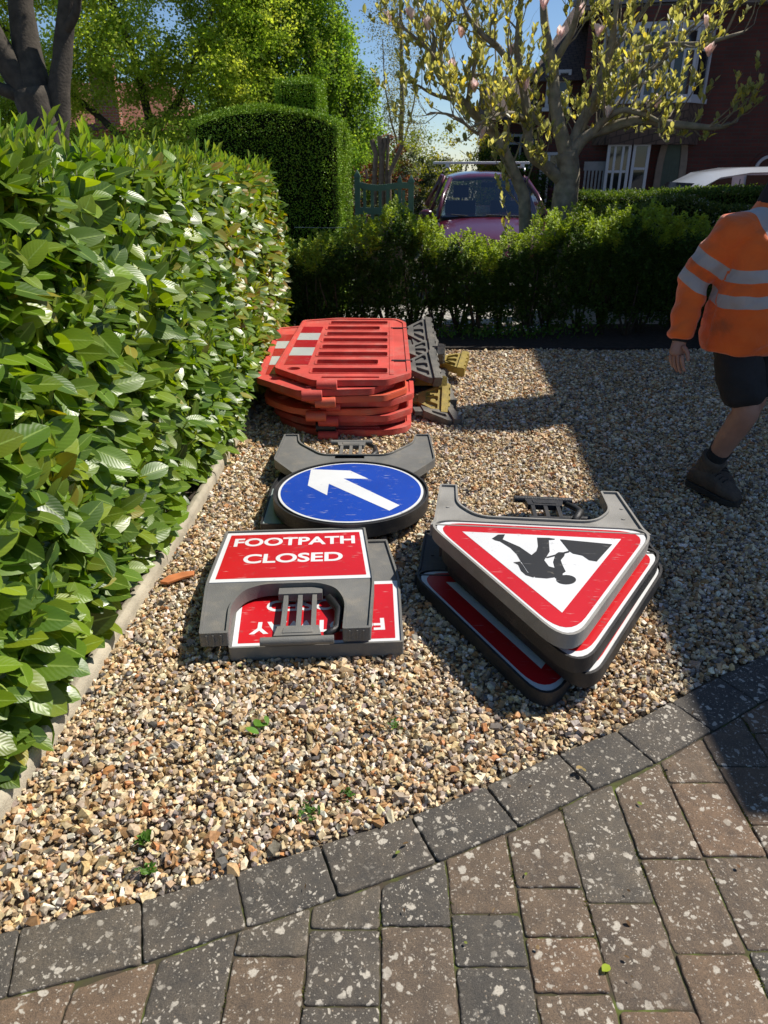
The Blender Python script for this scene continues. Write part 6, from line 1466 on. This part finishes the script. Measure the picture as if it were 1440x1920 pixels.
    for s in (-1, 1):
        e_ = MB(); c = hc + lat * s * .078 + Vector((0, 0, -.005)) - fwd * .008
        e_.loft([[c + lat * s * dx + fwd * (math.cos(a) * .017 * k) + Vector((0, 0, math.sin(a) * .032 * k)) for a in [2 * math.pi * j / 14 for j in range(14)]] for dx, k in ((-.01, .6), (.0, .9), (.010, 1.0), (.013, .8), (.008, .5))]); e_.build('ear', skin, ho, smooth=True, recalc=True)
        y_e = MB(); c = hc + lat * s * .029 + fwd * .0745 + Vector((0, 0, .008)); 
        for j in range(1): y_e.loft([[c + fwd * (.011 * math.cos(th)) + (lat * math.cos(a) + Vector((0, 0, 1)) * math.sin(a)) * .012 * math.sin(th) for a in [2 * math.pi * j2 / 12 for j2 in range(12)]] for th in (0.05, .5, 1.0, 1.5)], m=0)
        y_e.build('eye', mat('eye', (0.5, 0.48, 0.45), 0.2), ho, smooth=True, recalc=True)
        ir = MB(); ir.tube([c + fwd * .0108, c + fwd * .0118], .0052, 12); ir.build('iris', mat('iris', (0.05, 0.035, 0.02), .15), ho)
        bw = MB(); bw.tube([hc + lat * s * .012 + fwd * .088 + Vector((0, 0, .026)), hc + lat * s * .030 + fwd * .086 + Vector((0, 0, .031)), hc + lat * s * .048 + fwd * .074 + Vector((0, 0, .026))], [.003, .0035, .002], 6); bw.build('eyebrow', mat('brow', (0.05, 0.035, 0.025), .9), ho, smooth=True)
        ld = MB(); ld.tube([hc + lat * s * .017 + fwd * .0835 + Vector((0, 0, .012)), hc + lat * s * .029 + fwd * .0865 + Vector((0, 0, .0175)), hc + lat * s * .041 + fwd * .0790 + Vector((0, 0, .012))], [.002, .0034, .002], 6); ld.build('eyelid', skin, ho, smooth=True)
    lp = MB(); lp.tube([hc + lat * -.024 + fwd * .080 + Vector((0, 0, -.062)), hc + lat * -.008 + fwd * .0915 + Vector((0, 0, -.0585)), hc + fwd * .0925 + Vector((0, 0, -.060)), hc + lat * .008 + fwd * .0915 + Vector((0, 0, -.0585)), hc + lat * .024 + fwd * .080 + Vector((0, 0, -.062))], [.0018, .0042, .0040, .0042, .0018], 8); lp.build('mouth', mat('lip', (0.32, 0.13, 0.10), .5), ho, smooth=True)
    hr = bmesh.new(); bmesh.ops.create_uvsphere(hr, u_segments=32, v_segments=20, radius=1)
    dele = [v for v in hr.verts if v.co.z < .25 and v.co.y > .15 or v.co.z < -.35]; bmesh.ops.delete(hr, geom=dele, context='VERTS')
    for v in hr.verts: x, y, z = v.co; v.co = hc + lat * x * .079 + fwd * (y * .099 - .002) + Vector((0, 0, z * .1215)) + Vector(noise.noise_vector(v.co * 9)) * .001 - wloc(t)
    for f in hr.faces: f.smooth = True
    me = bpy.data.meshes.new('hair'); hr.to_mesh(me); hr.free(); me.materials.append(mat('hair', (0.05, 0.032, 0.02), .8, .3, 60, .5, 200)); o = bpy.data.objects.new('hair', me); C.objects.link(o); o.parent = t
    # ---- sweatshirt with reflective bands
    m, n, l, b = _new('hi_vis_cloth'); at = n.new('ShaderNodeAttribute'); at.attribute_name = 'band'; sx = n.new('ShaderNodeSeparateXYZ'); l.new(at.outputs['Vector'], sx.inputs[0])
    def between(src, lo, hi):
        a = n.new('ShaderNodeMath'); a.operation = 'GREATER_THAN'; l.new(src, a.inputs[0]); a.inputs[1].default_value = lo
        c = n.new('ShaderNodeMath'); c.operation = 'LESS_THAN'; l.new(src, c.inputs[0]); c.inputs[1].default_value = hi
        d = n.new('ShaderNodeMath'); d.operation = 'MULTIPLY'; l.new(a.outputs[0], d.inputs[0]); l.new(c.outputs[0], d.inputs[1]); return d.outputs[0]
    bands = [between(sx.outputs[0], .06, .115), between(sx.outputs[0], .160, .215), between(sx.outputs[1], 1.035, 1.090), between(sx.outputs[1], 1.145, 1.200), between(sx.outputs[2], .02, .075)]
    acc = bands[0]
    for q in bands[1:]:
        a = n.new('ShaderNodeMath'); a.operation = 'MAXIMUM'; l.new(acc, a.inputs[0]); l.new(q, a.inputs[1]); acc = a.outputs[0]
    tc = n.new('ShaderNodeTexCoord'); nz = n.new('ShaderNodeTexNoise'); nz.inputs['Scale'].default_value = 6; nz.inputs['Detail'].default_value = 7; l.new(tc.outputs['Object'], nz.inputs['Vector'])
    r1 = ramp(n, [(.35, (0.80, 0.14, 0.012)), (.58, (0.70, 0.11, 0.008)), (.74, (0.30, 0.07, 0.015))]); l.new(nz.outputs['Fac'], r1.inputs[0])
    r2 = ramp(n, [(.35, (0.42, 0.39, 0.38)), (.7, (0.34, 0.29, 0.27))]); l.new(nz.outputs['Fac'], r2.inputs[0])
    mx = n.new('ShaderNodeMix'); mx.data_type = 'RGBA'; l.new(acc, mx.inputs[0]); l.new(r1.outputs[0], mx.inputs[6]); l.new(r2.outputs[0], mx.inputs[7]); l.new(mx.outputs[2], b.inputs['Base Color'])
    b.inputs['Roughness'].default_value = .8; b.inputs['Sheen Weight'].default_value = .3
    wn = n.new('ShaderNodeTexNoise'); wn.inputs['Scale'].default_value = 9; wn.inputs['Detail'].default_value = 4; wn.inputs['Distortion'].default_value = 1.2; l.new(tc.outputs['Object'], wn.inputs['Vector'])
    bp = n.new('ShaderNodeBump'); bp.inputs['Strength'].default_value = .7; bp.inputs['Distance'].default_value = .02; l.new(wn.outputs['Fac'], bp.inputs['Height']); l.new(bp.outputs[0], b.inputs['Normal'])
    g_m = MB(); rings = []
    for f_, z, rx, ry in ((.0, .785, .222, .172), (.005, .80, .236, .186), (.01, .86, .243, .196), (.02, .95, .246, .200), (.03, 1.05, .240, .194), (.03, 1.15, .230, .178), (.025, 1.25, .218, .158), (.02, 1.32, .198, .138), (.015, 1.375, .160, .118), (.015, 1.415, .122, .100), (.018, 1.45, .096, .088), (.02, 1.475, .088, .083)):
        rings.append([P(math.copysign(abs(math.cos(a)) ** .85, math.cos(a)) * rx, f_ + math.copysign(abs(math.sin(a)) ** .85, math.sin(a)) * ry, z) for a in [2 * math.pi * k / 40 for k in range(40)]])
    g_m.loft(rings)
    for sx_, sh0, el0, wr0 in ((-1, shR, elR, wrR), (1, shL, elL, wrL)):
        g_m.tube([P(sx_ * .06, .015, 1.31), sh0.lerp(P(sx_ * .10, .015, 1.33), .45), sh0, sh0.lerp(el0, .5), el0.lerp(sh0, .12), el0, el0.lerp(wr0, .18), el0.lerp(wr0, .55), el0.lerp(wr0, .86), el0.lerp(wr0, .91), el0.lerp(wr0, .98)], [.075, .092, .092, .082, .072, .075, .070, .064, .058, .063, .052], 24)
    tmp = g_m.build('tmp_shirt', m, t, recalc=True)
    rm_ = tmp.modifiers.new('Remesh', 'REMESH'); rm_.mode = 'VOXEL'; rm_.voxel_size = 0.0095
    sm_ = tmp.modifiers.new('Smooth', 'SMOOTH'); sm_.factor = .5; sm_.iterations = 9
    dg = bpy.context.evaluated_depsgraph_get(); dg.update(); m2 = bpy.data.meshes.new_from_object(tmp.evaluated_get(dg)); bpy.data.objects.remove(tmp)
    m2.name = 'sweatshirt'; sh = bpy.data.objects.new('sweatshirt', m2); C.objects.link(sh); sh.parent = t
    m2.materials.clear(); m2.materials.append(m); m2.polygons.foreach_set('use_smooth', [True] * len(m2.polygons)); m2.polygons.foreach_set('material_index', [0] * len(m2.polygons)); m2.update()
    me = sh.data; off = wloc(t); att = me.attributes.new('band', 'FLOAT_VECTOR', 'POINT'); vals = []
    armd = (elR - shR).normalized(); armL = (elL - shL).normalized()
    for v in me.vertices:
        p = v.co + off; q = p - Vector((1.775, 3.52, 0)); x = q.dot(fx); f = q.dot(fy)
        # which limb the point belongs to
        def dist(p, a, b_):
            tt = max(0, min(1, (p - a).dot(b_ - a) / (b_ - a).length_squared)); return (p - a.lerp(b_, tt)).length
        dr = min(dist(p, shR, elR), dist(p, elR, wrR)); dl = min(dist(p, shL, elL), dist(p, elL, wrL)); dt = dist(p, P(0, .02, .85), P(0, .02, 1.36)) - .115
        nx = noise.noise(p * 14) * .006
        sm = max(abs(abs(x) - .135) - .002, 1.17 - p.z, (.045 - abs(f)) if p.z < 1.36 else -1)   # braces over the shoulders
        if min(dr, dl) < dt + .0 and min(dr, dl) < .125:
            s_ = (p - shR).dot(armd) if dr < dl else (p - shL).dot(armL); vals += [s_ - .075 + nx, 3, .045 - sm]
        else: vals += [-1, p.z + nx + .02 * (x / .2) ** 2, .045 - sm]
        ripple = noise.noise(Vector((p.x * 6, p.y * 6, p.z * 15 + p.x * 8))) * .013 + noise.noise(Vector((p.x * 14, p.y * 14, p.z * 32 - p.x * 14))) * .006
        v.co += v.normal * ripple * (1.0 if p.z < 1.33 else max(0.0, (1.42 - p.z) / .09))
    att.data.foreach_set('vector', vals)
    for nm, a, c_ in (('r', elR, wrR), ('l', elL, wrL)):
        c = MB(); c.tube([a.lerp(c_, .90), a.lerp(c_, 1.0), a.lerp(c_, 1.04)], [.0385, .0375, .035], 18); c.build('cuff', mat('cuff_cloth', (0.012, 0.012, 0.014), .9), t, smooth=True)
    c = MB(); c.tube([P(0, .02, 1.45), P(0, .022, 1.485), P(0, .03, 1.52), P(0, .034, 1.54), P(0, .034, 1.538)], [.098, .088, .078, .074, .066], 22, cap=False); c.build('collar', mat('collar_cloth', (0.012, 0.012, 0.014), .9, .3, 10, .4, 60), t, smooth=True)
    # ---- shorts
    J = {}; E = []
    J['w'] = (P(0, .005, 1.02), .20, .16); J['c'] = (P(0, 0, .84), .195, .165); E.append(('w', 'c'))
    for nm, hp, kn in (('r', hipR, knee), ('l', hipL, kneeL)):
        chain(J, E, 's' + nm, [(hp.lerp(kn, .20), .135, .140), (hp.lerp(kn, .45), .126, .128), (hp.lerp(kn, .70), .112, .114), (hp.lerp(kn, .93), .104, .106)], 'c')
    s_ = skin_mesh('shorts', J, E, [mat('shorts_cloth', (0.014, 0.014, 0.016), .85, .3, 10, .6, 30)], t, 3)
    for v in s_.data.vertices: p = v.co + off; v.co += v.normal * (noise.noise(Vector((p.x * 9, p.y * 9, p.z * 7 + p.x * 9))) * .016 + noise.noise(Vector((p.x * 20, p.y * 20, p.z * 26))) * .006)
    # ---- boots and socks
    bootm = mat('suede_boot', (0.085, 0.062, 0.045), .9, .3, 18, .6, 90, dirt=(.16, .13, .10), dirt_amt=.5); sole = mat('boot_sole', (0.035, 0.03, 0.026), .85, .3, 20); sock = mat('sock_cloth', (0.013, 0.013, 0.014), .95, .2, 20, .5, 120)
    for an_, tw, kn, hl_, tp_ in ((ank, toe, knee, heelR, tipR), (ankL, toeL, kneeL, heelL, tipL)):
        up = (kn - an_).normalized(); d = (tp_ - hl_).normalized()
        lat_ = d.cross(up).normalized(); nrm = lat_.cross(d).normalized()
        if nrm.z < 0: nrm = -nrm
        fwdv = d
        # foot axis: from heel to toe along the sole
        heel = hl_ + nrm * .015; ft = lambda a, hh, ww: [heel + fwdv * a + lat_ * ww * math.cos(q) * .5 + nrm * (hh * .5 + hh * .5 * (abs(math.sin(q)) ** .7) * (1 if math.sin(q) > 0 else -1)) for q in [2 * math.pi * k / 18 for k in range(18)]]
        bt = MB(); bt.loft([ft(-.012, .055, .055), ft(0.0, .09, .078), ft(.04, .115, .088), ft(.09, .120, .092), ft(.14, .100, .098), ft(.19, .080, .106), ft(.235, .066, .102), ft(.265, .050, .085), ft(.282, .030, .05)])
        cb = an_ - nrm * .0; ringc = lambda c, r: [c + lat_ * r * .92 * math.cos(q) + (fwdv - up * fwdv.dot(up)).normalized() * r * 1.1 * math.sin(q) for q in [2 * math.pi * k / 18 for k in range(18)]]
        bt.loft([ringc(an_ - up * .05, .054), ringc(an_ + up * .01, .054), ringc(an_ + up * .06, .056), ringc(an_ + up * .095, .064), ringc(an_ + up * .098, .052)])
        bo = bt.build('boot', bootm, t, smooth=True, recalc=True)
        sl_ = MB(); sl_.loft([[heel + fwdv * a + lat_ * w_ * s2 + nrm * hz for s2, hz in ((-.5, -.022), (.5, -.022), (.52, .012), (-.52, .012))] for a, w_ in ((-.016, .05), (0, .08), (.05, .09), (.12, .088), (.19, .11), (.24, .106), (.27, .085), (.288, .05))]); sl_.build('sole', sole, bo, bevel=.004, recalc=True)
        lc = MB()
        for k in range(5): c = heel + fwdv * (.10 + k * .022) + nrm * (.118 - k * .009); lc.tube([c - lat_ * .022, c + nrm * .006, c + lat_ * .022], .0028, 5)
        lc.build('lace', sock, bo)
        sk = MB(); sk.tube([an_ + up * .03, an_ + up * .10, an_ + up * .145], [.044, .050, .053], 16); sk.build('sock', sock, t, smooth=True)
build_person()

# ================================================================== SMALL THINGS ON THE GROUND
def small_things():
    c = MB(); o = Vector((-0.885, 2.60, 0.03)); pts = [(-.055, -.035), (-.02, -.045), (.035, .0), (.075, .02), (.07, .055), (.02, .045), (-.03, .015)]
    c.plate([(o.x + x, o.y + y) for x, y in pts], 0.022, 0.034); q = c.build('terracotta_shard', mat('terracotta', (0.50, 0.17, 0.055), .8, .2, 20), bevel=.003, recalc=True); q.rotation_euler = (0, 0, 0)
    tag(q, 'orange terracotta shard on the gravel by the edging', 'shard')
    Tl, Fl, UVl = leaf_template(4, 0.26, 0.08, 0.10)
    def plant(name, label, cat, x, y, n, size, pal, spread=.03, mat_='small_leaf', up=.5, z=0.012):
        P = np.array([[x + random.gauss(0, spread), y + random.gauss(0, spread), z + random.random() * .012] for _ in range(n)]); D = rand_dirs(n) * np.array([1, 1, .3]) + np.array([0, 0, up])
        V, Fq = leaves(Tl, Fl, P, D, np.tile([0, 0, 1.0], (n, 1)) + rng.normal(0, .25, (n, 3)), rng.uniform(.7, 1.2, n) * size)
        tag(np_mesh(name, V, Fq, [M[mat_]], col=np.repeat(pick_cols(n, pal), len(Tl), 0), uv=np.tile(UVl, (n, 1)), smooth=True), label, cat)
    W = [(0.06, 0.15, 0.02), (0.10, 0.20, 0.03), (0.05, 0.12, 0.02)]
    plant('weed', 'broad-leaved green seedling lying on the gravel in front of the red signs', 'weed', -0.385, 1.727, 5, .045, [(0.12, 0.26, 0.03)], .016, up=.15)
    plant('weed', 'small round green tuft on the gravel below the gap between the sign stacks', 'weed', 0.034, 1.734, 26, .012, W, .009)
    plant('weed', 'thin grassy tuft nearest the lower left corner of the gravel', 'weed', -0.628, 1.301, 30, .022, W, .008, up=.9)
    plant('weed', 'weed with crowded small leaves close to the paving edge, mid-gravel', 'weed', -0.207, 1.395, 46, .014, W, .014)
    plant('weed', 'tiny reddish-green weed just right of the crowded-leaf weed', 'weed', -0.105, 1.452, 30, .013, W + [(0.22, 0.06, 0.03)], .008)
    plant('weed', 'sparse green sprig growing right at the paving edge on the left', 'weed', -0.588, 1.215, 26, .016, W, .008)
    plant('fallen_leaf', 'bright yellow-green curled leaf lying on the brown paving', 'leaf', 0.478, 0.969, 1, .034, [(0.33, 0.42, 0.04)], 0.0, up=.05, z=.008)
    plant('fallen_leaf', 'small tan curled leaf on the dark edging course of the paving', 'leaf', 0.578, 1.552, 2, .026, [(0.36, 0.26, 0.12)], 0.003, up=.5, z=.012)
    plant('fallen_leaf', 'white petal lying alone on the gravel right of the round sign', 'petal', 0.392, 4.083, 2, .04, [(0.75, 0.72, 0.68)], .006, 'petal', .1, .016)
    # dry leaf scraps, catkins and bud scales blown over the gravel and paving
    n = 420; X = rng.uniform(-.9, 2.6, n); Y = rng.uniform(.9, 6.6, n); P = np.stack([X, Y, np.where(Y > edge_y(X), .016, .009) + rng.uniform(0, .004, n)], 1)
    V, Fq = leaves(Tl, Fl, P, rand_dirs(n) * np.array([1, 1, .25]), rand_dirs(n) * .35 + np.array([0, 0, 1]), rng.uniform(.006, .02, n) * 1.0, rng.uniform(.006, .02, n))
    tag(np_mesh('leaf_debris', V, Fq, [M['small_leaf']], col=np.repeat(pick_cols(n, [(0.16, 0.09, 0.04), (0.25, 0.16, 0.08), (0.10, 0.06, 0.03), (0.22, 0.26, 0.06)]), len(Tl), 0), uv=np.tile(UVl, (n, 1)), smooth=True), kind='stuff')
    # forget-me-nots and weeds under the front hedge
    t = empty('flower_patch', (1.3, 7.4, .03), 0, 'low green clump with tiny pale blue flowers under the front hedge', 'flowers')
    n = 900; P = np.stack([rng.normal(1.15, .45, n), rng.uniform(7.15, 7.6, n), rng.uniform(.03, .13, n)], 1)
    V, Fq = leaves(Tl, Fl, P, rand_dirs(n) + np.array([0, -.2, .9]), rand_dirs(n), rng.uniform(.02, .05, n)); np_mesh('leaves', V, Fq, [M['small_leaf']], t, col=np.repeat(pick_cols(n, W), len(Tl), 0), uv=np.tile(UVl, (n, 1)))
    n = 60; P = np.stack([rng.normal(1.3, .35, n), rng.uniform(7.12, 7.4, n), rng.uniform(.10, .19, n)], 1)
    V, Fq = leaves(QUAD[0], QUAD[1], P, rand_dirs(n), rand_dirs(n) + np.array([0, -1, .6]), rng.uniform(.012, .02, n), rng.uniform(.02, .03, n)); np_mesh('blossoms', V, Fq, [M['petal']], t, col=np.repeat(pick_cols(n, [(0.40, 0.48, 0.75), (0.7, 0.72, 0.78)], None, .05), 4, 0))
small_things()
